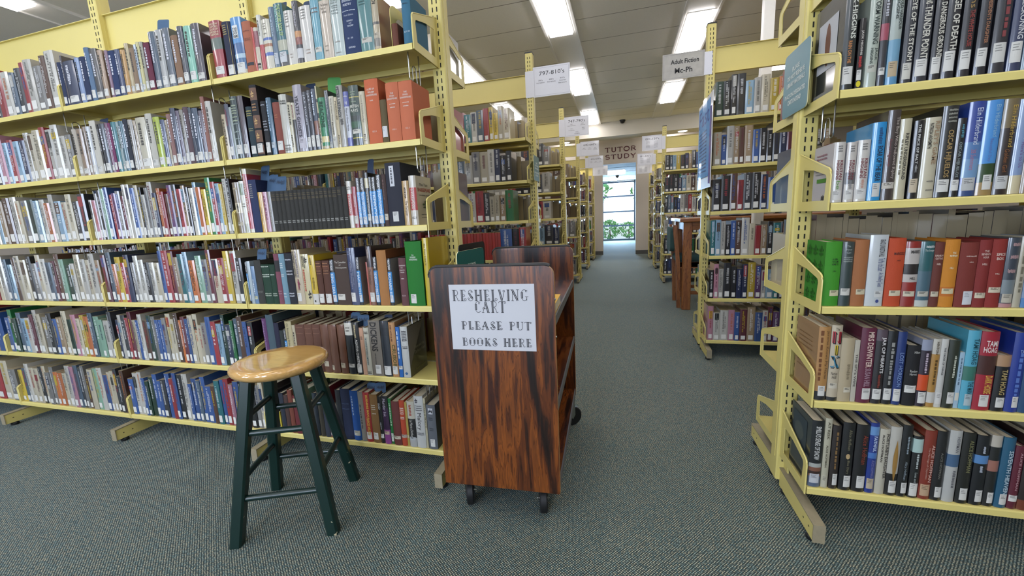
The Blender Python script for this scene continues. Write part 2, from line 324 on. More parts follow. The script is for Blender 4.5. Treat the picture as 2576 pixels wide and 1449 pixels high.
ROWS = [['L',0,1.385,[[-1.596,.0539,.2096,.14,1.6677,'a02c38','dark red',[[.5,.7,'5d6b60']],[['THE NEW','e6cfae','h',.92,.9550000000000001,.12,.88],['OXFORD','e6cfae','h',.875,.91,.12,.88],['BOOK OF','e6cfae','h',.83,.865,.12,.88],['IRISH','e6cfae','h',.785,.8200000000000001,.12,.88],['VERSE','e6cfae','h',.74,.775,.12,.88]],[.06,.2,'e4e2da',.1,.88],0,None,None],
[-1.5311,.042,.1967,.132,1.6677,'1c2440','navy gilt-lined',[],[['~','c9b46a','h',.92,.9420000000000001,.1,.6],['~','c9b46a','h',.88,.902,.1,.6],['~','c9b46a','h',.84,.862,.1,.6],['~','c9b46a','h',.8,.8220000000000001,.1,.6],['~','c9b46a','h',.76,.782,.1,.6],['|','c9b46a','v',.02,.98,.78,.82]],[.02,.2,'e4e2da',.1,.88],1,None,None],
[-1.4861,.0505,.2045,.137,1.6677,'4f93cc','blue mountain-pictured',[[0,.08,'c9bda2'],[.08,.28,'2f6798'],[.28,.36,'a9c4d4'],[.36,.55,'2a5f96']],[['#','e8e8e2','h',.63,.86,.15,.7],['500','2a2a30','h',.7,.82,.2,.65],['POEMS','2a2a30','h',.64,.69,.2,.65]],[.02,.2,'e4e2da',.1,.88],0,None,None],
[-1.4335,.0415,.1826,.122,1.6677,'b4694c','brick-brown cloth',[],[['~','8f4f38','h',.8,.8220000000000001,.12,.88],['~','8f4f38','h',.65,.672,.12,.88],['~','8f4f38','h',.62,.642,.12,.88]],[.13,.19,'22252e',.1,.88],1,'c8762a',None],
[-1.3914,.0084,.1587,.12,1.6677,'c0241c','thin red',[],[],None,0,None,None],
[-1.3824,.0208,.154,.12,1.6677,'cbbfa6','beige red-mottled',[[.55,.92,'8c4450']],[['~','55504a','h',.05,.07200000000000001,.12,.88],['~','55504a','h',.08,.10200000000000001,.12,.88]],[.12,.17,'24262c',.1,.88],0,None,None],
[-1.3599,.02,.1945,.13,1.6677,'d6d3c6','white and red',[[0,.46,'b82632']],[['~','6a6a66','v',.62,.9,.3,.6]],None,0,None,None],
[-1.3386,.0379,.1743,.12,1.6677,'d4cdb8','cream,blue-and-brown-banded',[[.26,.33,'3a62b0'],[.45,.51,'a86a42'],[.58,.63,'3a62b0']],[['~','77746c','h',.9,.922,.2,.6],['~','77746c','h',.85,.872,.2,.6],['~','77746c','h',.8,.8220000000000001,.2,.6],['~','77746c','h',.7,.722,.2,.6]],None,0,None,None],
[-1.2993,.0245,.211,.141,1.6677,'4a6880','slate blue',[],[['~','a9bccb','v',.5,.9,.35,.6]],[.05,.24,'c9cfd4',.1,.88],0,None,None],
[-1.2742,.0408,.2183,.146,1.6677,'1d6670','dark teal',[[0,.18,'3c3a3a'],[.25,.42,'b5b49c']],[['THE OXFORD BOOK OF','b9d48a','v',.48,.97,.45,.85],['~','8fc0b8','v',.55,.95,.2,.38]],[.06,.23,'d5d6d6',.1,.88],0,None,None],
[-1.232,.0399,.1863,.125,1.6677,'d2cdc2','cream',[],[['~','6e6a64','h',.93,.9520000000000001,.2,.6],['~','6e6a64','h',.88,.902,.2,.6],['~','6e6a64','h',.83,.852,.2,.6],['~','6e6a64','h',.78,.802,.2,.6],['~','6e6a64','h',.7,.722,.2,.6],['~','a89a90','h',.12,.142,.3,.6],['~','a89a90','h',.18,.20199999999999999,.3,.6]],None,0,None,None],
[-1.1913,.0277,.2135,.143,1.6677,'23222a','black floral',[[.3,.42,'8c4438'],[.42,.52,'c98a4a'],[.08,.24,'cfcfcf']],[['The New Oxford Book of','d8d4e0','v',.6,.97,.3,.62]],None,0,None,None],
[-1.1622,.0493,.1893,.127,1.6677,'d4cfc6','off-white',[],[['~','6e6a64','h',.92,.9420000000000001,.2,.6],['~','6e6a64','h',.87,.892,.2,.6],['~','6e6a64','h',.82,.842,.2,.6],['~','6e6a64','h',.77,.792,.2,.6],['~','b09a8a','h',.14,.162,.35,.7],['~','b09a8a','h',.2,.222,.35,.7]],None,0,None,None],
[-1.1096,.0355,.2132,.143,1.6677,'64a4b4','sky-teal',[],[['~','8a6a5a','h',.8,.8220000000000001,.12,.88],['~','8a6a5a','h',.74,.762,.12,.88]],[.12,.2,'dcd8ca',.1,.88],0,None,None],
[-1.0719,.043,.1924,.129,1.6677,'ccbba6','tan cream',[],[['The Oxford','4a4640','h',.9,.94,.2,.9],['Book of','4a4640','h',.84,.88,.2,.7],['Ballads','4a4640','h',.78,.82,.3,.75],['~','a09484','h',.2,.222,.25,.6],['~','a09484','h',.12,.142,.25,.6]],None,0,None,None],
[-1.0269,.0469,.1904,.128,1.6677,'bcc8c2','pale mint',[],[['The Oxford','54605c','h',.95,.985,.15,.75],['Book of','54605c','h',.91,.9450000000000001,.15,.75],['Seventeenth','54605c','h',.86,.895,.15,.75],['Century','54605c','h',.82,.855,.15,.75],['English','54605c','h',.775,.81,.15,.75],['Verse','54605c','h',.73,.765,.15,.75],['~','9a948c','h',.24,.262,.2,.7],['~','9a948c','h',.05,.07200000000000001,.2,.7]],None,0,None,None],
[-.9779,.0643,.194,.13,1.6677,'17325f','thick navy',[],[['ENGLISH','d2d8e4','h',.88,.92,.1,.75],['POETRY','d2d8e4','h',.81,.85,.15,.7],['~','c8d0de','h',.72,.735,.05,.9],['Poets Edition','c8d0de','h',.64,.67,.15,.75],['LOWRY','c8d0de','h',.54,.57,.3,.7],['and','c8d0de','h',.5,.53,.42,.58],['THORP','c8d0de','h',.455,.485,.3,.7],['81. 08','c8d0de','h',.25,.28,.25,.6],['OXFORD','d2d8e4','h',.09,.12,.25,.7]],None,1,None,None],
[-.9123,.0542,.1806,.121,1.6677,'3f7c7c','sea-green',[],[['~','2b5757','h',.88,.902,.15,.6],['~','2b5757','h',.83,.852,.15,.6]],[.15,.24,'cfc9bb',.1,.88],0,None,None],
[-.8571,.0261,.177,.12,1.6677,'b8a888','beige collage',[[.45,.5,'4a4540'],[.05,.2,'7a7468']],[['TOI','3a352f','v',.82,.98,.25,.75]],[.2,.3,'c8bca6',.1,.88],0,'8a5238',None],
[-.7835,.022,.0718,.12,1.6677,'6b3620','low reddish-brown',[],[],None,1,None,None],
[-.7396,.0336,.1551,.12,1.6677,'33708c','teal-blue cloth',[],[['~','17384a','h',.88,.902,.2,.8],['~','17384a','h',.8,.8220000000000001,.2,.8],['~','17384a','h',.96,.982,.2,.8],['821.08','cfe0e6','h',.225,.26,.15,.8]],None,1,None,None]]],
['L',1,1.385,[[-1.606,.0212,.179,.12,1.3501,'bba883','thin tan',[],[['~','5e5240','v',.3,.9,.3,.7]],None,0,None,None],
[-1.5842,.022,.2174,.146,1.3501,'353c52','slate',[],[['~','8a3a44','v',.6,.9,.3,.6]],[.07,.23,'e4e2da',.1,.88],0,None,None],
[-1.5615,.012,.2037,.136,1.3501,'98a29c','pale grey-green',[],[],None,0,None,None],
[-1.5489,.0339,.2414,.162,1.3501,'12302f','dark green',[],[['~','b8c4a4','h',.94,.962,.12,.88],['~','b8c4a4','h',.84,.862,.12,.88],['~','b8c4a4','h',.8,.8220000000000001,.12,.88],['~','b8c4a4','h',.76,.782,.12,.88],['~','b8c4a4','h',.72,.742,.12,.88],['~','b8c4a4','h',.66,.682,.12,.88],['~','b8c4a4','h',.6,.622,.12,.88],['~','9fb0a8','h',.42,.442,.12,.88],['~','9fb0a8','h',.31,.332,.12,.88],['~','9fb0a8','h',.55,.5720000000000001,.12,.88]],[.07,.22,'e4e2da',.1,.88],0,None,None],
[-1.5125,.0291,.2395,.16,1.3501,'4f4248','grey-brown',[],[],[.07,.22,'e4e2da',.1,.88],0,'241a26',None],
[-1.4746,.03,.1938,.13,1.3501,'17323c','dark teal cloth',[],[['~','c2b25a','h',.9,.922,.05,.95],['~','c2b25a','h',.85,.872,.05,.95],['~','c2b25a','h',.81,.8320000000000001,.05,.95],['~','9a9a6a','h',.55,.5720000000000001,.12,.88],['~','9a9a6a','h',.51,.532,.12,.88]],[.06,.22,'e4e2da',.1,.88],1,None,None],
[-1.4434,.0346,.2713,.182,1.3501,'17151a','ornate black leather',[[.79,.96,'7a5a48'],[.4,.58,'7a5a48'],[.2,.37,'7a5a48'],[.03,.16,'7a5a48'],[.775,.785,'050507'],[.6,.61,'050507'],[.385,.395,'050507'],[.185,.195,'050507']],[['~','b88a5a','h',.72,.742,.2,.8],['~','b88a5a','h',.68,.7020000000000001,.2,.8],['~','b88a5a','h',.64,.662,.2,.8],['&','d0a86a','h',.82,.93,.25,.75],['&','d0a86a','h',.44,.55,.25,.75],['&','d0a86a','h',.24,.34,.25,.75]],[.05,.18,'e4e2da',.1,.88],1,'241d20',None],
[-1.3978,.0256,.2055,.138,1.3501,'15171d','black gilt-titled',[],[['~','b8bcc4','h',.92,.9420000000000001,.12,.88],['~','b8bcc4','h',.62,.642,.12,.88],['~','b8bcc4','h',.57,.592,.12,.88],['~','b8bcc4','h',.52,.542,.12,.88],['~','b8bcc4','h',.46,.48200000000000004,.12,.88]],[.05,.24,'e4e2da',.1,.88],1,None,None],
[-1.3697,.0248,.2156,.144,1.3501,'35607a','steel blue',[],[['~','9fb8cc','v',.4,.95,.2,.5]],[.12,.22,'c2cdd4',.1,.88],0,None,None],
[-1.3401,.0329,.1948,.131,1.3501,'8a4637','terracotta cloth',[],[['~','b5764a','h',.74,.762,.3,.7],['~','b5764a','h',.7,.722,.3,.7]],[.07,.25,'e4e2da',.1,.88],1,None,None],
[-1.3067,.0361,.2195,.147,1.3501,'c3c1b4','off-white',[],[['DYLAN','34342f','h',.87,.9,.15,.9],['THOMAS','34342f','h',.83,.86,.15,.95],['~','77746c','h',.12,.142,.12,.88],['~','77746c','h',.07,.092,.12,.88],['~','77746c','h',.04,.062,.12,.88]],None,0,None,None],
[-1.2701,.0169,.1874,.126,1.3501,'cdc4a4','cream script-titled',[],[['~','34302a','v',.55,.95,.3,.7],['~','34302a','v',.1,.35,.3,.6]],None,0,None,None],
[-1.2527,.0164,.1843,.123,1.3501,'1e1c1e','cream-topped black',[[.66,1,'cfc7ae']],[['~','7a2f30','v',.68,.95,.3,.6]],None,0,None,None],
[-1.2354,.0394,.2453,.164,1.3501,'a29ca6','grey-lilac',[],[["YEATS'S GHOSTS",'3a3644','v',.22,.84,.25,.62]],[.05,.2,'c9c4cc',.1,.88],0,None,None],
[-1.1942,.0188,.2164,.145,1.3501,'2e313c','dark slate',[],[['J.R.R. TOLKIEN','c2c4cc','v',.45,.95,.3,.8]],[.06,.23,'e4e2da',.1,.88],0,None,None],
[-1.1748,.0192,.2194,.147,1.3501,'33343e','lettered dark slate',[],[['J.R.R. TOLKIEN','c2c4cc','v',.5,.95,.3,.8]],[.06,.25,'e4e2da',.1,.88],0,None,None],
[-1.1538,.0202,.2221,.149,1.3501,'38465a','blue-grey pictured',[[.25,.48,'8a5a48']],[['~','c9d2dc','v',.55,.95,.2,.6]],[.05,.24,'e4e2da',.1,.88],0,None,None],
[-1.1332,.0061,.2305,.154,1.3501,'c2b892','cream black-blotched',[[.5,.58,'22201c'],[.75,.8,'22201c']],[['~','3a3528','v',.1,.45,.3,.7]],None,0,None,None],
[-1.126,.0315,.1865,.125,1.3501,'0d8050','bright green',[[.13,.25,'d8c88a'],[0,.06,'b8ac84']],[['BEACONS','123c28','v',.42,.92,.25,.75]],None,0,None,None],
[-1.0938,.0156,.2097,.141,1.3501,'35404a','grey-navy',[],[['Look Back in Anger','c2c8c8','v',.55,.98,.25,.7],['John Osborne','c2c8c8','v',.22,.5,.25,.7]],[.02,.12,'b9bcb8',.1,.88],0,None,None],
[-1.0777,.023,.1863,.125,1.3501,'cfc6ae','cream paperback',[],[['Plays by and about Women','35312a','v',.52,.95,.35,.7],['~','5c574c','v',.25,.5,.3,.6]],[.02,.22,'d5d2c6',.1,.88],0,None,None],
[-1.0541,.0127,.1817,.122,1.3501,'bfae86','beige paperback',[],[['PERICLES','5a4a34','v',.55,.92,.3,.65],['~','5a4a34','v',.06,.25,.3,.6]],None,0,None,None],
[-1.0401,.0271,.2195,.147,1.3501,'a8a49a','silver-grey',[],[['PETER USTINOV','3a3a3c','v',.48,.98,.1,.6],['~','55524e','v',.36,.46,.3,.8]],None,0,None,None],
[-1.0118,.0225,.1944,.13,1.3501,'c9ccd4','white and violet',[[0,.16,'5a62a8'],[.73,1,'5a62a8']],[['Plays of Oscar Wilde','35343c','v',.28,.7,.25,.7],['~','dcdce4','h',.9,.925,.15,.85],['H','e4e4ea','h',.76,.82,.35,.7]],None,0,None,None],
[-.9879,.0426,.2118,.142,1.3501,'1c3a2a','marbled dark green',[[.12,.135,'c2b04a'],[.8,.815,'c2b04a'],[.3,.4,'2c5a3a'],[.02,.1,'14241c'],[.42,.5,'16281e']],[['BRITISH','dcdccc','h',.63,.68,.08,.92],['PLAYS','dcdccc','h',.56,.61,.12,.85],['~','9fae94','h',.88,.902,.25,.75],['~','9fae94','h',.84,.862,.25,.75],['~','9fae94','h',.72,.742,.25,.75]],[.2,.27,'dcd9cc',.1,.88],0,None,None],
[-.9447,.0251,.187,.125,1.3501,'cdc2a4','buff paperback',[],[['Everyman & Medieval Miracle Plays','4c463a','v',.42,.93,.3,.6],['822.2','4c463a','v',.06,.2,.3,.65]],None,0,None,None],
[-.9174,.0561,.2231,.149,1.3501,'d0683c','thick orange-red',[],[['A LIFE OF','ead2c2','h',.83,.86,.2,.75],['WILLIAM','ead2c2','h',.785,.815,.25,.72],['SHAKESPEARE','ead2c2','h',.74,.77,.1,.9],['RAMS','ead2c2','h',.66,.68,.38,.62],['822.3','ead2c2','h',.175,.2,.35,.65]],None,1,None,None],
[-.8601,.026,.1478,.12,1.3501,'61522e','short olive',[],[],[.12,.38,'dfe0e0',.1,.88],1,None,None],
[-.8315,.0506,.2011,.135,1.3501,'ce6e46','orange-red cloth',[],[['THE','ead2c2','h',.8,.83,.4,.65],['SWAN','ead2c2','h',.755,.785,.33,.7],['SHAKESPEARE','ead2c2','h',.71,.74,.1,.9],['~','ead2c2','h',.63,.645,.25,.75],['~','ead2c2','h',.57,.59,.3,.7],['822.3','ead2c2','h',.19,.215,.35,.65]],None,1,None,None],
[-.7793,.0539,.1995,.134,1.3501,'ce6e46','faded orange-red',[],[['THE','ead2c2','h',.8,.83,.4,.65],['SWAN','ead2c2','h',.755,.785,.33,.7],['SHAKESPEARE','ead2c2','h',.71,.74,.1,.9],['~','ead2c2','h',.63,.645,.25,.75],['~','ead2c2','h',.57,.59,.3,.7],['822.3','ead2c2','h',.19,.215,.35,.65]],None,1,None,None]]],
['L',2,1.385,[[-1.606,.0352,.2128,.143,1.0437,'86765f','tan-brown',[[.4,.6,'cfc2a2']],[['$','2a2420','h',.42,.58,.35,.65],['~','cfc2a2','h',.86,.9,.15,.8]],[.15,.22,'c9c0aa',.1,.88],0,None,None],
[-1.5701,.0243,.2167,.145,1.0437,'d5d2c0','white tree-pictured',[[.73,.95,'7a8a6a'],[.02,.18,'a8a890']],[['~','77746a','h',.55,.5720000000000001,.12,.88],['~','77746a','h',.5,.522,.12,.88]],None,0,None,None],
[-1.5451,.0238,.2638,.177,1.0437,'b02636','red and cream',[[0,.06,'c9bfa2'],[.92,1,'c9bfa2']],[["SHAKESPEARE'S ENGLAND",'ecd8c8','v',.32,.9,.3,.75]],None,0,None,None],
[-1.5197,.04,.2172,.146,1.0437,'182a58','navy cloth',[],[['~','a9a49c','h',.9,.922,.1,.6],['~','a9a49c','h',.86,.882,.1,.6],['~','a9a49c','h',.82,.842,.1,.6],['~','a9a49c','h',.78,.802,.1,.6],['~','a9a49c','h',.74,.762,.1,.6],['~','a9a49c','h',.7,.722,.1,.6],['~','a9a49c','h',.66,.682,.1,.6]],None,1,None,None],
[-1.4784,.0237,.1646,.12,1.0437,'d2a33e','yellow paperback',[],[['HENRY IV part 1','4a3818','v',.25,.62,.35,.65]],None,0,None,None],
[-1.4541,.0235,.1642,.12,1.0437,'b27488','pink paperback',[],[['~','7a3f55','v',.3,.9,.3,.6]],None,0,None,None],
[-1.4299,.0192,.1639,.12,1.0437,'6e675a','grey-brown paperback',[],[['HENRY IV part 2','cfc8b8','v',.25,.62,.3,.65]],None,0,None,None],
[-1.4101,.0244,.1636,.12,1.0437,'2b2a25','uniform black',[],[['~','6a5a3a','h',.9,.922,.1,.9],['~','6a5a3a','h',.86,.882,.1,.9],['~','6a5a3a','h',.8,.8220000000000001,.1,.9],['~','6a5a3a','h',.77,.792,.1,.9],['~','c2c2ba','h',.2,.222,.15,.85],['~','c2c2ba','h',.24,.262,.15,.85]],None,1,None,None],
[-1.3851,.0195,.1634,.12,1.0437,'26251f','uniform black',[],[['~','6a5a3a','h',.9,.922,.1,.9],['~','6a5a3a','h',.86,.882,.1,.9],['~','6a5a3a','h',.8,.8220000000000001,.1,.9],['~','6a5a3a','h',.77,.792,.1,.9],['~','c2c2ba','h',.2,.222,.15,.85],['~','c2c2ba','h',.24,.262,.15,.85]],None,1,None,None],
[-1.3649,.021,.1633,.12,1.0437,'26251f','uniform black',[],[['~','6a5a3a','h',.9,.922,.1,.9],['~','6a5a3a','h',.86,.882,.1,.9],['~','6a5a3a','h',.8,.8220000000000001,.1,.9],['~','6a5a3a','h',.77,.792,.1,.9],['~','c2c2ba','h',.2,.222,.15,.85],['~','c2c2ba','h',.24,.262,.15,.85]],None,1,None,None],
[-1.3433,.0239,.1631,.12,1.0437,'2b2a25','uniform black',[],[['~','6a5a3a','h',.9,.922,.1,.9],['~','6a5a3a','h',.86,.882,.1,.9],['~','6a5a3a','h',.8,.8220000000000001,.1,.9],['~','6a5a3a','h',.77,.792,.1,.9],['~','c2c2ba','h',.2,.222,.15,.85],['~','c2c2ba','h',.24,.262,.15,.85]],None,1,None,None],
[-1.3188,.0216,.1628,.12,1.0437,'26251f','uniform black',[],[['~','6a5a3a','h',.9,.922,.1,.9],['~','6a5a3a','h',.86,.882,.1,.9],['~','6a5a3a','h',.8,.8220000000000001,.1,.9],['~','6a5a3a','h',.77,.792,.1,.9],['~','c2c2ba','h',.2,.222,.15,.85],['~','c2c2ba','h',.24,.262,.15,.85]],None,1,None,None],
[-1.2967,.0196,.1627,.12,1.0437,'26251f','uniform black',[],[['~','6a5a3a','h',.9,.922,.1,.9],['~','6a5a3a','h',.86,.882,.1,.9],['~','6a5a3a','h',.8,.8220000000000001,.1,.9],['~','6a5a3a','h',.77,.792,.1,.9],['~','c2c2ba','h',.2,.222,.15,.85],['~','c2c2ba','h',.24,.262,.15,.85]],None,1,None,None],
[-1.2764,.0189,.1626,.12,1.0437,'2b2a25','uniform black',[],[['~','6a5a3a','h',.9,.922,.1,.9],['~','6a5a3a','h',.86,.882,.1,.9],['~','6a5a3a','h',.8,.8220000000000001,.1,.9],['~','6a5a3a','h',.77,.792,.1,.9],['~','c2c2ba','h',.2,.222,.15,.85],['~','c2c2ba','h',.24,.262,.15,.85]],None,1,None,None],
[-1.2569,.0241,.1624,.12,1.0437,'26251f','uniform black',[],[['~','6a5a3a','h',.9,.922,.1,.9],['~','6a5a3a','h',.86,.882,.1,.9],['~','6a5a3a','h',.8,.8220000000000001,.1,.9],['~','6a5a3a','h',.77,.792,.1,.9],['~','c2c2ba','h',.2,.222,.15,.85],['~','c2c2ba','h',.24,.262,.15,.85]],None,1,None,None],
[-1.2322,.0201,.1621,.12,1.0437,'26251f','uniform black',[],[['~','6a5a3a','h',.9,.922,.1,.9],['~','6a5a3a','h',.86,.882,.1,.9],['~','6a5a3a','h',.8,.8220000000000001,.1,.9],['~','6a5a3a','h',.77,.792,.1,.9],['~','c2c2ba','h',.2,.222,.15,.85],['~','c2c2ba','h',.24,.262,.15,.85]],None,1,None,None],
[-1.2115,.0211,.162,.12,1.0437,'2b2a25','uniform black',[],[['~','6a5a3a','h',.9,.922,.1,.9],['~','6a5a3a','h',.86,.882,.1,.9],['~','6a5a3a','h',.8,.8220000000000001,.1,.9],['~','6a5a3a','h',.77,.792,.1,.9],['~','c2c2ba','h',.2,.222,.15,.85],['~','c2c2ba','h',.24,.262,.15,.85]],None,1,None,None],
[-1.1898,.0163,.1619,.12,1.0437,'26251f','uniform black',[],[['~','6a5a3a','h',.9,.922,.1,.9],['~','6a5a3a','h',.86,.882,.1,.9],['~','6a5a3a','h',.8,.8220000000000001,.1,.9],['~','6a5a3a','h',.77,.792,.1,.9],['~','c2c2ba','h',.2,.222,.15,.85],['~','c2c2ba','h',.24,.262,.15,.85]],None,1,None,None],
[-1.1729,.022,.1618,.12,1.0437,'26251f','uniform black',[],[['~','6a5a3a','h',.9,.922,.1,.9],['~','6a5a3a','h',.86,.882,.1,.9],['~','6a5a3a','h',.8,.8220000000000001,.1,.9],['~','6a5a3a','h',.77,.792,.1,.9],['~','c2c2ba','h',.2,.222,.15,.85],['~','c2c2ba','h',.24,.262,.15,.85]],None,1,None,None],
[-1.1503,.0195,.1616,.12,1.0437,'2b2a25','uniform black',[],[['~','6a5a3a','h',.9,.922,.1,.9],['~','6a5a3a','h',.86,.882,.1,.9],['~','6a5a3a','h',.8,.8220000000000001,.1,.9],['~','6a5a3a','h',.77,.792,.1,.9],['~','c2c2ba','h',.2,.222,.15,.85],['~','c2c2ba','h',.24,.262,.15,.85]],None,1,None,None],
[-1.1302,.0186,.1615,.12,1.0437,'26251f','uniform black',[],[['~','6a5a3a','h',.9,.922,.1,.9],['~','6a5a3a','h',.86,.882,.1,.9],['~','6a5a3a','h',.8,.8220000000000001,.1,.9],['~','6a5a3a','h',.77,.792,.1,.9],['~','c2c2ba','h',.2,.222,.15,.85],['~','c2c2ba','h',.24,.262,.15,.85]],None,1,None,None],
[-1.111,.0236,.1613,.12,1.0437,'26251f','uniform black',[],[['~','6a5a3a','h',.9,.922,.1,.9],['~','6a5a3a','h',.86,.882,.1,.9],['~','6a5a3a','h',.8,.8220000000000001,.1,.9],['~','6a5a3a','h',.77,.792,.1,.9],['~','c2c2ba','h',.2,.222,.15,.85],['~','c2c2ba','h',.24,.262,.15,.85]],None,1,None,None],
[-1.0871,.02,.1622,.12,1.0437,'26251f','uniform black',[],[['~','6a5a3a','h',.9,.922,.12,.88],['~','6a5a3a','h',.86,.882,.12,.88],['~','6a5a3a','h',.8,.8220000000000001,.12,.88],['~','c2c2ba','h',.2,.222,.15,.85],['~','c2c2ba','h',.24,.262,.15,.85]],None,1,None,None],
[-1.066,.0218,.1611,.12,1.0437,'2b2a25','uniform black',[],[['~','c2c2ba','h',.2,.222,.15,.85],['~','c2c2ba','h',.24,.262,.15,.85]],None,1,None,None],
[-1.0425,.0216,.1799,.121,1.0437,'cdc4b6','cream,red-titled',[[.27,.73,'b84848']],[['SHAKESPEARE','e8d8cc','v',.3,.7,.3,.7],['~','5a554c','h',.86,.882,.12,.88],['~','5a554c','h',.82,.842,.12,.88]],None,0,None,None],
[-1.0198,.0204,.1573,.12,1.0437,'951a2a','dark red',[],[['~','e0c4c0','v',.5,.8,.35,.65]],[.1,.29,'e4e2da',.1,.88],0,None,None],
[-.9983,.0153,.1881,.126,1.0437,'15161b','black-and-blue paperback',[[0,.06,'15161b'],[.06,.72,'1e8fd8'],[.72,1,'15161b']],[['NO FEAR','f0f0f0','v',.76,.97,.3,.8],['AS YOU LIKE IT','dcecf8','v',.24,.69,.2,.85]],[.07,.22,'dfe3e6',.1,.88],0,'9a9a96',None],
[-.9809,.0206,.1876,.126,1.0437,'15161b','black-and-blue paperback',[[0,.06,'15161b'],[.06,.72,'1e8fd8'],[.72,1,'15161b']],[['NO FEAR','f0f0f0','v',.76,.97,.3,.8],['ANTONY AND CLEOPATRA','dcecf8','v',.24,.69,.2,.85]],[.07,.22,'dfe3e6',.1,.88],0,'9a9a96',None],
[-.959,.0167,.2051,.137,1.0437,'1a1718','black,arrow-marked',[[.72,.9,'c9bf9c']],[['The Book of WILLIAM','d8d0b8','v',.26,.68,.3,.7]],[.12,.24,'e4e2da',.1,.88],0,None,None],
[-.9413,.0108,.1883,.126,1.0437,'15161b','black-and-blue paperback',[[0,.06,'15161b'],[.06,.72,'1e8fd8'],[.72,1,'15161b']],[['NO FEAR','f0f0f0','v',.76,.97,.3,.8],['THE COMEDY OF ERRORS','dcecf8','v',.24,.69,.2,.85]],[.07,.22,'dfe3e6',.1,.88],0,'9a9a96',None],
[-.9295,.0179,.1871,.125,1.0437,'15161b','black-and-blue paperback',[[0,.06,'15161b'],[.06,.72,'1e8fd8'],[.72,1,'15161b']],[['NO FEAR','f0f0f0','v',.76,.97,.3,.8],['HENRY V','dcecf8','v',.24,.69,.2,.85]],[.07,.22,'dfe3e6',.1,.88],0,'9a9a96',None],
[-.9098,.0233,.1931,.129,1.0437,'15161b','black-and-blue paperback',[[0,.06,'15161b'],[.06,.72,'1e8fd8'],[.72,1,'15161b']],[['NO FEAR','f0f0f0','v',.76,.97,.3,.8],['JULIUS CAESAR','dcecf8','v',.24,.69,.2,.85]],[.07,.22,'dfe3e6',.1,.88],0,'9a9a96',None],
[-.8849,.0184,.1935,.13,1.0437,'45302c','worn dark brown',[],[['~','6a4a42','v',.5,.9,.3,.6]],[.12,.24,'d8d0bc',.1,.88],1,None,None],
[-.8654,.0637,.2326,.156,1.0437,'191d2e','thick navy box-bound',[],[['#','d5d7dc','h',.63,.95,.3,.6],['~','55555c','v',.66,.92,.38,.5]],[.07,.23,'d9d9d4',.3,.68],1,None,None],
[-.8001,.0275,.1636,.12,1.0437,'c09d66','tan paperback',[],[['The Tempest','4a3418','v',.22,.55,.3,.7],['~','4a3418','v',.6,.85,.35,.6]],None,0,None,None],
[-.7706,.0283,.1804,.121,1.0437,'cbc2b2','cream,red-labelled',[[.3,.76,'b8403c']],[['SHAKESPEARE','ead8cc','v',.33,.73,.3,.7],['822.3','35302a','h',.13,.17,.15,.8]],None,0,'c4baa4',(1,[('SHAKESPEARE','a8503c',.08,.92,.68,.76),('The Yale','4a4a3c',.2,.75,.8,.86),('&','4a5a3a',.3,.75,.32,.52),('~','55504a',.15,.85,.6,.62),('~','55504a',.2,.8,.2,.22),('~','55504a',.2,.8,.14,.16)])]]],
['L',3,1.385,[[-1.606,.0081,.1869,.125,.7323,'15161b','thin black-and-blue',[[0,.06,'15161b'],[.06,.72,'1e8fd8'],[.72,1,'15161b']],[['NO FEAR','f0f0f0','v',.76,.97,.3,.8],['THE TEMPEST','dcecf8','v',.24,.69,.2,.85]],[.07,.22,'dfe3e6',.1,.88],0,'9a9a96',None],
[-1.5969,.0178,.1886,.126,.7323,'b2c0c6','pale blue-white',[],[],None,0,None,None],
[-1.5781,.0211,.1674,.12,.7323,'668ab0','light blue paperback',[],[['~','dce6ee','v',.25,.65,.3,.6]],[.12,.21,'c9c9a8',.1,.88],0,None,None],
[-1.5557,.0361,.1931,.129,.7323,'35342f','frayed charcoal cloth',[],[['~','77756c','h',.28,.30200000000000005,.12,.88],['~','77756c','h',.25,.272,.12,.88]],None,1,None,None],
[-1.518,.0425,.1736,.12,.7323,'0c3a24','dark green hand-lettered',[],[['~','cfd8c8','h',.93,.96,.02,.98],['~','cfd8c8','h',.73,.76,.05,.98],['~','cfd8c8','h',.68,.71,.1,.95],['~','b8c4b0','h',.2,.23,.1,.9],['~','b8c4b0','h',.25,.28,.1,.9]],None,1,None,None],
[-1.4745,.0288,.1727,.12,.7323,'0c3a24','narrow dark green',[],[['~','cfd8c8','h',.73,.76,.05,.9],['~','b8c4b0','h',.2,.23,.1,.9],['~','b8c4b0','h',.25,.28,.1,.9]],None,1,None,None],
[-1.4444,.0259,.218,.146,.7323,'854858','mauve,black-labelled',[[.65,.87,'2e2a2c']],[['~','b08a94','h',.25,.272,.12,.88],['~','b08a94','h',.2,.222,.12,.88]],None,1,None,None],
[-1.4175,.0293,.2171,.145,.7323,'779dae','light blue cloth',[],[['~','e0e6e8','h',.8,.8220000000000001,.15,.7],['~','e0e6e8','h',.76,.782,.15,.7],['~','e0e6e8','h',.72,.742,.15,.7],['~','e0e6e8','h',.58,.602,.15,.7],['~','e0e6e8','h',.55,.5720000000000001,.15,.7],['~','e0e6e8','h',.2,.222,.15,.7],['~','e0e6e8','h',.14,.162,.15,.7]],None,1,None,None],
[-1.3871,.0383,.219,.147,.7323,'171a26','blue-black hand-lettered',[],[['~','c9ccd4','h',.86,.89,.1,.9],['~','c9ccd4','h',.64,.67,.1,.9],['~','c9ccd4','h',.58,.61,.05,.9],['~','c9ccd4','h',.2,.23,.1,.8],['~','c9ccd4','h',.15,.18,.1,.8]],None,1,None,None],
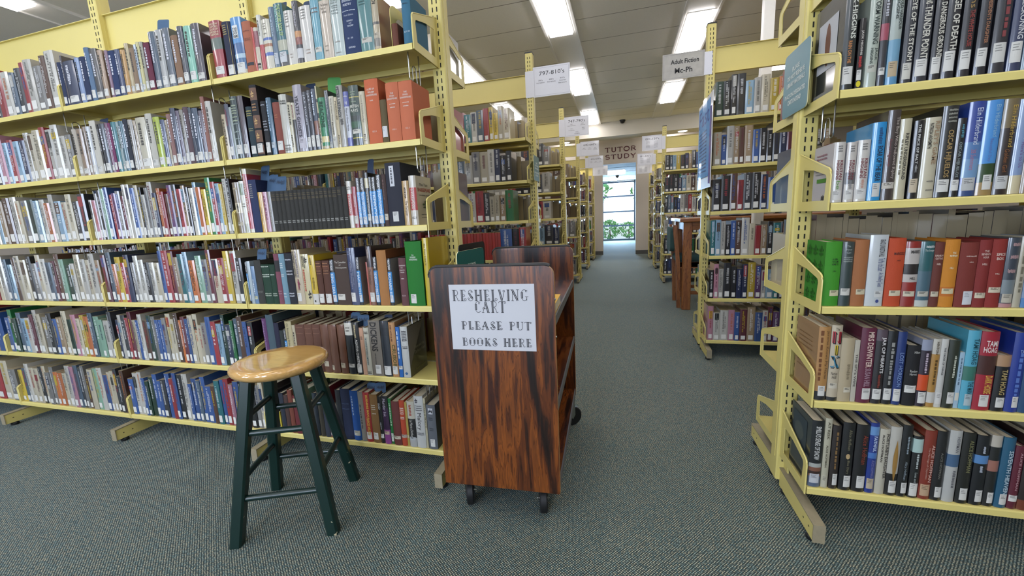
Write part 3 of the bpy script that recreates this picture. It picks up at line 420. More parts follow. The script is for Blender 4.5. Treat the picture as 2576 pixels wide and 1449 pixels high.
[-1.3469,.0409,.2329,.156,.7323,'c6b698','cream,red-figured',[],[["SHAKESPEARE'S CHARACTERS",'2a2622','v',.5,.97,.12,.35],["A THEATERGOER'S GUIDE TO",'6a6480','v',.5,.97,.45,.65],['$','8a2f4a','h',.26,.47,.3,.7]],[.06,.21,'e4e2da',.1,.65],0,None,None],
[-1.3047,.0368,.2134,.143,.7323,'d3c698','cream ink-sketched',[],[['BERNARD','4a4434','v',.75,.96,.2,.4],['GRABANIER','4a4434','v',.72,.96,.45,.62],['&','2a2620','h',.1,.3,.55,.95],['&','2a2620','h',.82,.95,.5,.9],['~','b8503c','v',.25,.7,.2,.45]],None,0,None,None],
[-1.2665,.0302,.2083,.14,.7323,'d6b400','yellow and white',[[0,.22,'dcd9d0']],[['~','6a5a10','v',.8,.95,.3,.6],['~','8a7210','v',.3,.55,.4,.7],['1','35302a','h',.05,.09,.4,.6]],None,0,None,None],
[-1.234,.0294,.1843,.123,.7323,'57301e','brown cloth',[[.8,.9,'6b3d28']],[['~','b07a50','h',.93,.9520000000000001,.12,.88],['~','b07a50','h',.86,.882,.12,.88],['~','b07a50','h',.76,.782,.12,.88],['~','b07a50','h',.7,.722,.12,.88]],[.04,.25,'e4e2da',.1,.88],1,None,None],
[-1.2017,.0344,.1843,.123,.7323,'57301e','russet-brown cloth',[[.8,.9,'6b3d28']],[['~','b07a50','h',.93,.9520000000000001,.12,.88],['~','b07a50','h',.86,.882,.12,.88],['~','b07a50','h',.76,.782,.12,.88],['~','b07a50','h',.7,.722,.12,.88]],[.04,.25,'e4e2da',.1,.88],1,None,None],
[-1.1656,.0211,.1874,.126,.7323,'15161b','black-and-blue paperback',[[0,.06,'15161b'],[.06,.72,'1e8fd8'],[.72,1,'15161b']],[['NO FEAR','f0f0f0','v',.76,.97,.3,.8],['KING LEAR','dcecf8','v',.24,.69,.2,.85]],[.07,.22,'dfe3e6',.1,.88],0,'9a9a96',None],
[-1.1427,.0653,.2077,.139,.7323,'47352a','thick brown hand-lettered',[],[['The Comedies','e2dccf','h',.83,.87,.1,.9],['of','e2dccf','h',.785,.81,.42,.56],['Shakespeare','e2dccf','h',.72,.76,.12,.92]],[.1,.22,'dcd8cc',.05,.62],1,None,None],
[-1.076,.0369,.2332,.156,.7323,'38436a','slate-blue framed',[],[['William Shakespeare','a9a9b8','v',.28,.76,.25,.5],['THE LIFE AND TIMES OF','8088a0','v',.36,.72,.55,.68],['~','8890a8','h',.92,.9420000000000001,.1,.6],['~','8890a8','h',.88,.902,.1,.6]],[.06,.22,'e4e2da',.05,.65],0,None,None],
[-1.0385,.0164,.1948,.131,.7323,'15161b','black-and-blue paperback',[[0,.06,'15161b'],[.06,.72,'1e8fd8'],[.72,1,'15161b']],[['NO FEAR','f0f0f0','v',.76,.97,.3,.8],['MACBETH','dcecf8','v',.24,.69,.2,.85]],[.07,.22,'dfe3e6',.1,.88],0,'9a9a96',None],
[-.9936,.0059,.1751,.12,.7323,'b8523e','thin salmon',[],[],None,0,None,None],
[-.9873,.0258,.2368,.159,.7323,'3a2829','brown-black and tan',[[0,.65,'86573f']],[['The Case for','3a241c','v',.35,.62,.3,.65],['~','b8a89c','v',.8,.95,.3,.6]],[.06,.22,'e4e2da',.1,.88],0,None,None],
[-.9604,.0181,.1948,.131,.7323,'15161b','black-and-blue paperback',[[0,.06,'15161b'],[.06,.72,'1e8fd8'],[.72,1,'15161b']],[['NO FEAR','f0f0f0','v',.76,.97,.3,.8],['THE MERCHANT OF VENICE','dcecf8','v',.24,.69,.2,.85]],[.07,.22,'dfe3e6',.1,.88],0,'9a9a96',None],
[-.9412,.0429,.2199,.147,.7323,'b0773c','torn tan-orange',[],[],None,1,'8f4f22',None],
[-.8967,.0177,.1869,.125,.7323,'15161b','black-and-blue paperback',[[0,.06,'15161b'],[.06,.72,'1e8fd8'],[.72,1,'15161b']],[['NO FEAR','f0f0f0','v',.76,.97,.3,.8],['RICHARD III','dcecf8','v',.24,.69,.2,.85]],[.07,.22,'dfe3e6',.1,.88],0,'9a9a96',None],
[-.8453,.031,.1883,.126,.7323,'663c3f','mauve-brown',[],[['SHAKESPEARE','dcccc8','h',.83,.855,.05,.95],['AS A','dcccc8','h',.785,.81,.35,.65],['DRAMATIC','dcccc8','h',.735,.76,.15,.85],['THINKER','dcccc8','h',.69,.715,.2,.8],['~','dcccc8','h',.56,.58,.25,.7],['822.33','dcccc8','h',.2,.225,.2,.7]],None,1,None,None],
[-.8122,.0688,.2505,.168,.7323,'087818','thick bright green',[],[['THE','d8e4d4','h',.78,.8,.42,.55],['RIVERSIDE','d8e4d4','h',.745,.77,.32,.66],['SHAKESPEARE','d8e4d4','h',.71,.735,.25,.75]],[.04,.185,'e4e2da',.15,.5],1,'0a6a18',None],
[-.737,.0241,.2615,.175,.7323,'c8ae0e','tall yellow',[],[['As You Like It','5a4a08','v',.6,.92,.3,.6]],None,0,'c8a810',None]]],
['L',4,1.385,[[-1.5619,.0233,.2335,.156,.4312,'673a6c','purple',[],[["Shakespeare's Imagery",'b89cc0','v',.3,.95,.25,.7]],None,1,None,None],
[-1.5379,.0384,.2506,.168,.4312,'465c66','slate cloth',[],[],None,1,None,None],
[-1.4989,.0262,.2155,.144,.4312,'181836','dark navy',[],[],None,1,None,None],
[-1.472,.021,.1816,.122,.4312,'27302d','dark grey-green',[],[],None,1,None,None],
[-1.4499,.0123,.1862,.125,.4312,'15161b','thin black-and-blue',[[0,.06,'15161b'],[.06,.72,'1e8fd8'],[.72,1,'15161b']],[['NO FEAR','f0f0f0','v',.76,.97,.3,.8],['OTHELLO','dcecf8','v',.24,.69,.2,.85]],[.07,.22,'dfe3e6',.1,.88],0,'9a9a96',None],
[-1.437,.0349,.2236,.15,.4312,'c4b586','straw-coloured',[],[['On Producing Shakespeare','4c442c','v',.35,.96,.3,.65]],None,0,'b8a878',None],
[-1.4007,.0164,.2065,.138,.4312,'cbbd9c','cream paperback',[],[['~','2a2622','v',.55,.85,.35,.65]],None,0,None,None],
[-1.3828,.0457,.2112,.142,.4312,'6a4230','smooth brown',[],[['~','8a6048','h',.93,.9520000000000001,.12,.88],['~','8a6048','h',.8,.8220000000000001,.12,.88]],None,1,None,None],
[-1.3358,.0403,.213,.143,.4312,'6f4632','ribbed brown',[],[['~','8a6048','h',.9,.922,.12,.88],['~','8a6048','h',.8,.8220000000000001,.12,.88]],None,1,None,None],
[-1.2943,.0398,.2139,.143,.4312,'6a4230','creased brown',[],[['~','8a6048','h',.9,.922,.12,.88],['~','8a6048','h',.8,.8220000000000001,.12,.88]],None,1,None,None],
[-1.2533,.0396,.2139,.143,.4312,'74472f','wrinkled brown',[],[],[.13,.24,'d5c9ae',.05,.7],0,None,None],
[-1.2127,.0394,.214,.143,.4312,'74472f','glossy wrinkled brown',[],[],[.06,.16,'d5c9ae',.02,.35],0,None,None],
[-1.1682,.0358,.2144,.144,.4312,'74472f','crinkled brown',[],[],[.12,.22,'d5c9ae',.05,.7],0,None,None],
[-1.1296,.036,.2308,.155,.4312,'1e2126','white-topped black',[[.74,.97,'d8d4c6']],[['JOYCE','3a3a3c','h',.86,.89,.15,.75],['CARY','3a3a3c','h',.81,.84,.2,.72]],[.13,.2,'e4e2da',.1,.88],0,None,None],
[-1.0891,.0279,.2263,.152,.4312,'141316','black white-titled',[],[['AGATHA CHRISTIE','e2ded6','v',.2,.68,.35,.75],['~','c9b88a','v',.7,.96,.3,.6]],[.04,.2,'dcd8cc',.1,.88],0,None,None],
[-1.0601,.0194,.2037,.136,.4312,'d0a080','peach paperback',[],[['32','3a3430','h',.76,.82,.25,.75]],None,0,None,None],
[-1.0395,.0251,.2055,.138,.4312,'cbc6b2','white paperback',[],[['THE CHARLES DICKENS COMPANION','1f5a66','v',.22,.8,.28,.6],['~','35302a','h',.9,.922,.12,.88],['~','35302a','h',.87,.892,.12,.88],['~','35302a','h',.06,.08199999999999999,.12,.88],['~','35302a','h',.03,.052,.12,.88]],None,0,None,None],
[-1.0132,.0525,.2369,.159,.4312,'80786c','thick taupe',[],[['DICKENS','241f1c','v',.45,.97,.2,.75],['~','55504a','v',.2,.42,.4,.5]],[.04,.2,'e4e2da',.35,.8],1,None,None],
[-.9587,.0384,.2365,.158,.4312,'20262f','charcoal-navy',[[.73,.88,'171c24']],[],[.03,.19,'e4e2da',.1,.88],0,None,None],
[-.9186,.0284,.2309,.155,.4312,'c48f58','tan-orange pictured',[],[['CRUSOE','5a5a22','v',.2,.6,.35,.85],['~','7a4a2a','v',.64,.95,.3,.55]],[.05,.2,'e4e2da',.1,.88],0,None,None],
[-.8883,.0176,.2114,.142,.4312,'1a6cc0','bright blue paperback',[],[['~','cfe0f0','v',.35,.92,.25,.65]],[.16,.23,'e4e2da',.02,.98],0,None,None],
[-.8682,.032,.2146,.144,.4312,'d2d2cc','white,dark-covered',[],[['~','4a4a50','h',.9,.922,.25,.9],['~','4a4a50','h',.87,.892,.25,.9],['~','4a4a50','h',.84,.862,.25,.9],['~','4a4a50','h',.81,.8320000000000001,.25,.9],['~','4a4a50','h',.78,.802,.25,.9],['~','4a4a50','h',.75,.772,.25,.9],['~','4a4a50','h',.72,.742,.25,.9],['~','4a4a50','h',.6,.622,.25,.9],['~','4a4a50','h',.57,.592,.25,.9],['o','3a6a9a','h',.06,.11,.3,.7]],None,0,'2b2c28',(1,[('D*','8a8480',.0,.9,.1,.98),('Dawn and the','a9a698',.3,.9,.5,.56),('Darkest Hour','a9a698',.3,.95,.4,.47),('~','7a7850',.3,.9,.08,.12)])]]],
['L',5,1.385,[[-1.606,.0143,.1839,.123,.1237,'c9c2ae','cream-spined',[],[],None,0,None,None],
[-1.5904,.0445,.2295,.154,.1237,'2c2a2c','wire-held dark grey',[[0,.1,'8a8880']],[],[.12,.2,'e4e2da',.1,.88],0,None,None],
[-1.5445,.0077,.0965,.12,.1237,'d0b828','short thin yellow',[],[],None,0,None,None],
[-1.5324,.0255,.19,.127,.1237,'1d2438','blue-black',[],[],None,0,None,None],
[-1.5054,.0237,.1831,.123,.1237,'4a2a24','dark chestnut',[],[],None,0,None,None],
[-1.4802,.024,.2086,.14,.1237,'7a3a26','rust-brown',[],[],None,1,None,None],
[-1.4536,.0372,.1832,.123,.1237,'6a1c22','dark red,buff-labelled',[],[['#','b8a888','h',.78,.93,.1,.7]],None,1,None,None],
[-1.414,.047,.2173,.146,.1237,'86b294','pale mint-green',[],[['~','4a6a54','v',.35,.9,.25,.45]],[.02,.18,'9fb8a4',.1,.88],1,None,None],
[-1.3652,.0172,.1647,.12,.1237,'b08a70','pinkish-tan',[],[],[.04,.16,'d8d0c0',.1,.88],0,None,None],
[-1.345,.0239,.2043,.137,.1237,'2a3440','dark slate-blue',[],[],None,0,None,None],
[-1.3196,.0238,.212,.142,.1237,'4a4438','grey-brown cloth',[],[],None,0,None,None],
[-1.2943,.0264,.2183,.146,.1237,'343a48','slate-grey',[],[],None,1,None,None],
[-1.2664,.0152,.237,.159,.1237,'8a2a34','thin crimson',[],[],[.03,.16,'e4e2da',.1,.88],0,None,None],
[-1.25,.0296,.152,.12,.1237,'bcb19c','low cream',[],[],None,0,None,None],
[-1.2193,.0253,.2281,.153,.1237,'23252c','black-grey',[],[],None,0,None,None],
[-1.1923,.0471,.2365,.158,.1237,'1c2848','dark navy cloth',[],[['~','4a5878','h',.7,.722,.12,.88],['~','4a5878','h',.6,.622,.12,.88]],None,1,None,None],
[-1.1443,.0386,.2299,.154,.1237,'1c5aa8','bright blue cloth',[],[['~','b8ccE4','v',.5,.9,.25,.4]],[.1,.2,'d8d4c0',.1,.88],1,None,None],
[-1.1047,.0245,.2275,.152,.1237,'9c968a','light grey',[],[['~','4a4640','v',.25,.75,.3,.6]],None,0,None,None],
[-1.0794,.0306,.2272,.152,.1237,'b02a2c','red,yellow-lettered',[],[['BURNING MAN','e8c24a','v',.52,.95,.55,.9],['FRANCES WILSON','e8c24a','v',.15,.5,.4,.85]],[.06,.2,'e4e2da',.1,.88],0,None,None],
[-1.0474,.0373,.2202,.148,.1237,'866230','golden-brown',[],[['~','e4dccb','h',.77,.792,.25,.75],['~','e4dccb','h',.73,.752,.25,.75],['~','e4dccb','h',.69,.712,.25,.75],['~','e4dccb','h',.6,.622,.25,.75]],[.07,.21,'e4e2da',.15,.75],1,None,None],
[-1.0091,.0185,.2129,.143,.1237,'151417','thin black',[],[['noir','e4e4e4','v',.72,.86,.2,.8],['~','b8b8b8','v',.3,.45,.3,.6]],[.11,.2,'e4e2da',.1,.88],0,None,None],
[-.9897,.0291,.2172,.146,.1237,'3a1a44','black,purple-pink',[[0,.3,'a04a98'],[.75,1,'18151c']],[['Murder Ink','dccfe0','v',.58,.95,.3,.75]],[.2,.27,'d8c4a8',.1,.88],0,None,None],
[-.9582,.013,.2072,.139,.1237,'1c7434','thin green',[],[['~','cfe4c8','v',.4,.9,.3,.7]],[.06,.24,'e4e2da',.1,.88],0,None,None],
[-.9442,.036,.1973,.132,.1237,'662a24','maroon-brown',[],[],[.14,.21,'cfc4ac',.02,.9],1,None,None],
[-.9068,.0247,.2047,.137,.1237,'b8421c','red-orange cloth',[],[['~','f0dccb','h',.82,.842,.12,.88],['~','f0dccb','h',.78,.802,.12,.88],['~','f0dccb','h',.74,.762,.12,.88],['~','f0dccb','h',.7,.722,.12,.88],['~','f0dccb','h',.62,.642,.12,.88],['~','f0dccb','h',.59,.612,.12,.88]],[.18,.25,'b8a898',.02,.98],1,None,None],
[-.8812,.01,.1968,.132,.1237,'b49c48','thin mustard',[],[],[.18,.25,'c9bc98',.1,.88],0,None,None],
[-.8698,.0333,.2034,.136,.1237,'ccc6b4','cream and black',[[.2,.62,'18171a'],[0,.2,'b8b8b4']],[["Le Morte d'Arthur",'d8d4ca','v',.22,.6,.3,.7],['~','a8483c','v',.68,.93,.3,.65]],[.15,.22,'b8bcbc',.1,.88],0,None,None],
[-.8352,.0408,.23,.154,.1237,'cfcfca','white black-lettered',[],[['Malory','24222a','v',.35,.68,.2,.75],['&','3a3444','h',.86,.96,.1,.5],['~','77777a','h',.28,.30200000000000005,.12,.88],['~','77777a','h',.25,.272,.12,.88],['~','77777a','h',.8,.8220000000000001,.12,.88],['~','77777a','h',.76,.782,.12,.88],['~','77777a','h',.72,.742,.12,.88]],None,0,None,None],
[-.793,.0088,.2205,.148,.1237,'c4bb9c','thin buff',[],[['~','55503c','v',.4,.9,.3,.7]],None,0,None,None],
[-.7816,.0397,.1949,.131,.1237,'62666c','grey,crown-marked',[],[['#','d4d4d8','h',.8,.93,.25,.75],['^','20222a','h',.82,.92,.3,.7],['~','3c4046','h',.7,.722,.25,.7],['~','3c4046','h',.66,.682,.25,.7],['~','3c4046','h',.46,.48200000000000004,.25,.7],['~','3c4046','h',.42,.442,.25,.7]],[.06,.23,'e4e2da',.25,.75],1,None,None]]],
['M',0,1.385,[[-2.52,.0257,.1877,.126,1.6677,'16294f','navy cloth',[],[['~','d8d8e0','v',.45,.9,.3,.6]],[.05,.2,'e4e2da',.1,.88],1,None,None],
[-2.4929,.0108,.2149,.144,1.6677,'3a3444','thin dark violet',[],[['~','d8d8e0','v',.45,.9,.3,.6]],[.04,.15,'d8d6ce',.1,.88],0,None,None],
[-2.4807,.0732,.185,.124,1.6677,'16294f','thick navy',[],[['~','d8d8e0','v',.45,.9,.3,.6]],[.05,.2,'e4e2da',.1,.88],0,None,None],
[-2.4022,.0327,.1901,.127,1.6677,'7f96bc','pale blue',[],[['~','4a4640','v',.45,.9,.3,.6]],[.05,.2,'e4e2da',.1,.88],0,None,None],
[-2.3683,.037,.1895,.127,1.6677,'16294f','deep blue',[],[['~','d8d8e0','v',.45,.9,.3,.6]],[.04,.15,'d8d6ce',.1,.88],1,None,None],
[-2.3286,.0308,.2221,.149,1.6677,'5f7a98','grey-blue',[],[['~','d8d8e0','v',.45,.9,.3,.6]],[.05,.2,'e4e2da',.1,.88],1,None,None],
[-2.2964,.0446,.2117,.142,1.6677,'3c3a3c','dark grey',[],[['~','d8d8e0','v',.45,.9,.3,.6]],[.04,.15,'d8d6ce',.1,.88],0,None,None],
[-2.2491,.0334,.1993,.134,1.6677,'a58a70','brown-banded tan',[],[['~','4a4640','v',.45,.9,.3,.6]],[.05,.2,'e4e2da',.1,.88],0,None,None],
[-2.2037,.0198,.1933,.129,1.6677,'7a5570','plum-edged',[],[['~','d8d8e0','v',.45,.9,.3,.6]],[.05,.2,'e4e2da',.1,.88],0,None,None],
[-2.1826,.038,.1869,.125,1.6677,'17305f','navy,white-labelled',[],[['~','d8d8e0','v',.45,.9,.3,.6]],[.04,.15,'d8d6ce',.1,.88],1,None,None],
[-2.1433,.0311,.1872,.125,1.6677,'17305f','slim navy',[],[['~','d8d8e0','v',.45,.9,.3,.6]],[.05,.2,'e4e2da',.1,.88],0,None,None],
[-2.1097,.0308,.1803,.121,1.6677,'b8893e','golden-tan',[],[['~','4a4640','v',.45,.9,.3,.6]],[.05,.2,'e4e2da',.1,.88],0,None,None],
[-2.0776,.0241,.2021,.135,1.6677,'b8a67c','cream-tan',[],[['~','4a4640','v',.45,.9,.3,.6]],[.04,.15,'d8d6ce',.1,.88],0,None,None],
[-2.0522,.0277,.179,.12,1.6677,'927a62','brown-grey',[],[['~','4a4640','v',.45,.9,.3,.6]],[.05,.2,'e4e2da',.1,.88],1,None,None],
[-2.0232,.0138,.1918,.129,1.6677,'a9b8c8','thin whitish-blue',[],[['~','4a4640','v',.45,.9,.3,.6]],[.05,.2,'e4e2da',.1,.88],0,None,None],
[-2.0082,.0199,.1979,.133,1.6677,'c4bb7c','yellow-cream',[],[['~','4a4640','v',.45,.9,.3,.6]],[.04,.15,'d8d6ce',.1,.88],0,None,None],
[-1.9871,.0186,.1954,.131,1.6677,'94917f','olive-grey',[],[['~','4a4640','v',.45,.9,.3,.6]],[.05,.2,'e4e2da',.1,.88],0,None,None],
[-1.966,.0337,.1868,.125,1.6677,'6a1f3a','maroon cloth',[],[['~','d8d8e0','v',.45,.9,.3,.6]],[.05,.2,'e4e2da',.1,.88],1,None,None],
[-1.928,.037,.2232,.15,1.6677,'324a60','dark slate,blue-banded',[],[['~','d8d8e0','v',.45,.9,.3,.6]],[.04,.15,'d8d6ce',.1,.88],0,None,None],
[-1.8893,.0359,.2239,.15,1.6677,'a9a9a6','grey-white',[],[['~','4a4640','v',.45,.9,.3,.6]],[.05,.2,'e4e2da',.1,.88],0,None,None],
[-1.8498,.039,.2245,.15,1.6677,'4e5a68','steel-grey',[],[['~','d8d8e0','v',.45,.9,.3,.6]],[.05,.2,'e4e2da',.1,.88],0,None,None],
[-1.8073,.0373,.1906,.128,1.6677,'8f6e54','brown',[],[['~','d8d8e0','v',.45,.9,.3,.6]],[.04,.15,'d8d6ce',.1,.88],1,None,None],
[-1.7677,.0323,.2186,.146,1.6677,'333a48','charcoal',[],[['~','d8d8e0','v',.45,.9,.3,.6]],[.05,.2,'e4e2da',.1,.88],0,None,None],
[-1.7321,.0387,.2136,.143,1.6677,'7ec0a8','mint green',[],[['~','4a4640','v',.45,.9,.3,.6]],[.05,.2,'e4e2da',.1,.88],0,None,None],
[-1.6911,.0432,.2166,.145,1.6677,'403844','dusky purple',[],[['~','d8d8e0','v',.45,.9,.3,.6]],[.04,.15,'d8d6ce',.1,.88],0,None,None]]],
['M',1,1.385,[[-2.52,.0294,.2124,.142,1.3501,'bcb3a4','pale beige',[],[['~','4a4640','v',.45,.9,.3,.6]],[.05,.2,'e4e2da',.1,.88],1,None,None],
[-2.4891,.0404,.2106,.141,1.3501,'927a64','reddish-tan',[],[['~','4a4640','v',.45,.9,.3,.6]],[.04,.15,'d8d6ce',.1,.88],0,None,None],
[-2.4454,.0208,.2173,.146,1.3501,'8a7460','slim brown',[],[['~','4a4640','v',.45,.9,.3,.6]],[.05,.2,'e4e2da',.1,.88],0,None,None],
[-2.4231,.0286,.2155,.144,1.3501,'c9ccd2','bluish-white',[],[['~','4a4640','v',.45,.9,.3,.6]],[.05,.2,'e4e2da',.1,.88],0,None,None],
[-2.3929,.0409,.2371,.159,1.3501,'cac5b8','script-titled white',[],[['~','4a4640','v',.45,.9,.3,.6]],[.04,.15,'d8d6ce',.1,.88],1,None,None],
[-2.349,.0109,.2186,.146,1.3501,'1c1b1e','slim black',[],[['~','d8d8e0','v',.45,.9,.3,.6]],[.05,.2,'e4e2da',.1,.88],0,None,None],
[-2.3349,.0386,.2175,.146,1.3501,'2c3440','dark blue-grey',[],[['~','d8d8e0','v',.45,.9,.3,.6]],[.05,.2,'e4e2da',.1,.88],0,None,None],
[-2.2948,.0184,.2192,.147,1.3501,'65304f','dark magenta',[],[['~','d8d8e0','v',.45,.9,.3,.6]],[.04,.15,'d8d6ce',.1,.88],0,None,None],
[-2.2748,.0168,.2171,.145,1.3501,'7c3460','violet-red',[],[['~','d8d8e0','v',.45,.9,.3,.6]],[.05,.2,'e4e2da',.1,.88],1,None,None],
[-2.2551,.0317,.217,.145,1.3501,'187078','teal',[],[['~','d8d8e0','v',.45,.9,.3,.6]],[.05,.2,'e4e2da',.1,.88],0,None,None],
[-2.2218,.015,.2163,.145,1.3501,'9fb0b0','striped white-teal',[],[['~','4a4640','v',.45,.9,.3,.6]],[.04,.15,'d8d6ce',.1,.88],0,None,None],
[-2.2053,.0283,.2166,.145,1.3501,'2f6070','blue-green',[],[['~','d8d8e0','v',.45,.9,.3,.6]],[.05,.2,'e4e2da',.1,.88],0,None,None],
[-2.1755,.0266,.2213,.148,1.3501,'222836','blue-black narrow',[],[['~','d8d8e0','v',.45,.9,.3,.6]],[.05,.2,'e4e2da',.1,.88],1,None,None],
[-2.146,.0293,.2158,.145,1.3501,'a9a49c','pale grey',[],[['~','4a4640','v',.45,.9,.3,.6]],[.04,.15,'d8d6ce',.1,.88],0,None,None],
[-2.1152,.0175,.21,.141,1.3501,'b5a48c','warm grey',[],[['~','4a4640','v',.45,.9,.3,.6]],[.05,.2,'e4e2da',.1,.88],0,None,None],
[-2.0949,.0588,.2181,.146,1.3501,'c9c2ac','thick cream',[],[['~','4a4640','v',.45,.9,.3,.6]],[.05,.2,'e4e2da',.1,.88],0,None,None],
[-2.0332,.0382,.2286,.153,1.3501,'c4c0b4','grey-lettered white',[],[['~','4a4640','v',.45,.9,.3,.6]],[.04,.15,'d8d6ce',.1,.88],1,None,None],
[-1.9909,.0377,.2102,.141,1.3501,'a8b82c','lime green',[],[['~','4a4640','v',.45,.9,.3,.6]],[.05,.2,'e4e2da',.1,.88],0,None,None],
[-1.9518,.0262,.1958,.131,1.3501,'26365f','royal navy',[],[['~','d8d8e0','v',.45,.9,.3,.6]],[.05,.2,'e4e2da',.1,.88],0,None,None],
[-1.9242,.0124,.1916,.128,1.3501,'bcae98','slim oatmeal',[],[['~','4a4640','v',.45,.9,.3,.6]],[.04,.15,'d8d6ce',.1,.88],0,None,None],
[-1.9091,.0232,.214,.143,1.3501,'96706a','dusty rose',[],[['~','d8d8e0','v',.45,.9,.3,.6]],[.05,.2,'e4e2da',.1,.88],1,None,None],
[-1.8845,.0298,.2353,.158,1.3501,'26304a','midnight blue',[],[['~','d8d8e0','v',.45,.9,.3,.6]],[.05,.2,'e4e2da',.1,.88],0,None,None],
[-1.8535,.0201,.2218,.149,1.3501,'5e5064','grey-purple',[],[['~','d8d8e0','v',.45,.9,.3,.6]],[.04,.15,'d8d6ce',.1,.88],0,None,None],
[-1.832,.0213,.2238,.15,1.3501,'8a8478','stone-grey',[],[['~','4a4640','v',.45,.9,.3,.6]],[.05,.2,'e4e2da',.1,.88],0,None,None],
[-1.8094,.0278,.2309,.155,1.3501,'5f4a50','wine-grey',[],[['~','d8d8e0','v',.45,.9,.3,.6]],[.05,.2,'e4e2da',.1,.88],1,None,None],
[-1.7803,.0144,.2273,.152,1.3501,'3a4454','slim iron-grey',[],[['~','d8d8e0','v',.45,.9,.3,.6]],[.04,.15,'d8d6ce',.1,.88],0,None,None],
[-1.7646,.0352,.2214,.148,1.3501,'2f455c','petrol blue',[],[['~','d8d8e0','v',.45,.9,.3,.6]],[.05,.2,'e4e2da',.1,.88],0,None,None],
[-1.7269,.0206,.2075,.139,1.3501,'5a4e5c','mauve-grey',[],[['~','d8d8e0','v',.45,.9,.3,.6]],[.05,.2,'e4e2da',.1,.88],0,None,None],
[-1.705,.0205,.2607,.175,1.3501,'96665a','tall salmon-brown',[],[['~','d8d8e0','v',.45,.9,.3,.6]],[.04,.15,'d8d6ce',.1,.88],1,None,None],
[-1.6831,.0304,.2391,.16,1.3501,'c4c0b6','white,red-patched',[],[['~','4a4640','v',.45,.9,.3,.6]],[.05,.2,'e4e2da',.1,.88],0,None,None]]],
['R',0,1.375,[[.568,.0285,.2633,.176,1.3519,'1e2624','green-black',[],[['JACK HIGGINS','dcdccc','v',.48,.99,.35,.85],['RAIN ON THE','c9864a','v',.25,.46,.35,.65]],[.05,.22,'e4e2da',.1,.88],0,'30322f',(-1,[('#','d0d2d6',.2,.85,.3,.82),('o','7a4a30',.42,.6,.34,.78),('#','8a8a84',.1,.9,.02,.08)])],
[.6029,.0131,.1741,.12,1.3519,'141317','small black paperback',[[0,.1,'16151a']],[['JACK HIGGINS','dcd6cc','v',.48,.83,.3,.75],['~','c02a2a','v',.3,.46,.2,.8],['o','e0d000','h',.02,.11,.1,.9]],[.12,.27,'e4e2da',.1,.88],0,None,None],
[.6228,.0259,.2288,.153,1.3519,'b9c2b2','pale grey-green',[],[['STORM WARNING','3a4640','v',.46,.97,.35,.8],['JACK','3a4640','v',.28,.42,.6,.85],['HIGGINS','3a4640','v',.25,.42,.25,.5]],[.16,.24,'c9c9ba',.1,.88],0,None,None],
[.6508,.0169,.2245,.15,1.3519,'35363c','dark grey,pink-banded',[[.5,.68,'a84a5c']],[['~','c2c2c8','v',.75,.98,.3,.7]],[.12,.2,'e4e2da',.1,.88],0,None,None],
[.6703,.0253,.2202,.148,1.3519,'b2bdb4','pale green and blue',[[0,.08,'5a9ac4'],[.08,.5,'74a8c4']],[['HIGGINS','35403c','v',.72,.96,.3,.55],['COLD HARBOUR','35403c','v',.6,.95,.6,.85]],[.09,.26,'c4b08c',.1,.88],0,None,None],
[.7022,.0234,.2226,.149,1.3519,'2c2f36','dark grey block-lettered',[],[['EYE OF THE STORM','dcd8c8','v',.24,.9,.35,.8]],[.04,.22,'d5d2c6',.1,.88],0,None,None],
[.7286,.0305,.2171,.145,1.3519,'2c2f38','thick dark slate',[],[['THUNDER POINT','dcd8c8','v',.25,.82,.3,.8],['HIGGINS','dcd8c8','v',.84,.99,.3,.75]],[.06,.25,'e4e2da',.1,.88],0,None,None],
[.7632,.0232,.2114,.142,1.3519,'1b1c22','black block-lettered',[],[['ON DANGEROUS GROUND','dcd8c8','v',.24,.97,.35,.85]],[.07,.26,'e4e2da',.1,.88],0,None,None],
[.7879,.0272,.24,.161,1.3519,'202127','wide black',[],[['ANGEL OF DEATH','dcd8c8','v',.28,.88,.35,.85]],[.07,.27,'e4e2da',.1,.88],0,None,None],
[.8207,.0262,.24,.161,1.3519,'1f1f24','gold-lettered black',[],[['Higgins','a8864a','v',.66,.98,.2,.8],['THE WHITE HOUSE','9a3a32','v',.29,.64,.4,.75]],[.07,.26,'e4e2da',.1,.88],0,None,None],
[.854,.0253,.24,.161,1.3519,'202128','copper-lettered black',[],[["THE PRESIDENT'S DAUGHTER",'b07a58','v',.3,.82,.45,.75],['HIGGINS','a8925a','v',.84,.99,.35,.8]],[.08,.26,'e4e2da',.1,.88],0,None,None],
[.8848,.0308,.24,.161,1.3519,'26272e','red-lettered black',[],[['~','8a3a3c','v',.32,.9,.45,.75]],[.1,.29,'dad8d0',.1,.88],0,None,None],
[.9193,.0276,.24,.161,1.3519,'303a5c','blue-slate',[],[['DAY OF RECKONING','d8d8d8','v',.3,.95,.35,.75]],[.08,.28,'e4e2da',.1,.88],0,None,None],
[.9482,.0223,.24,.161,1.3519,'5a7480','mottled grey-blue',[],[],None,0,None,None]]],
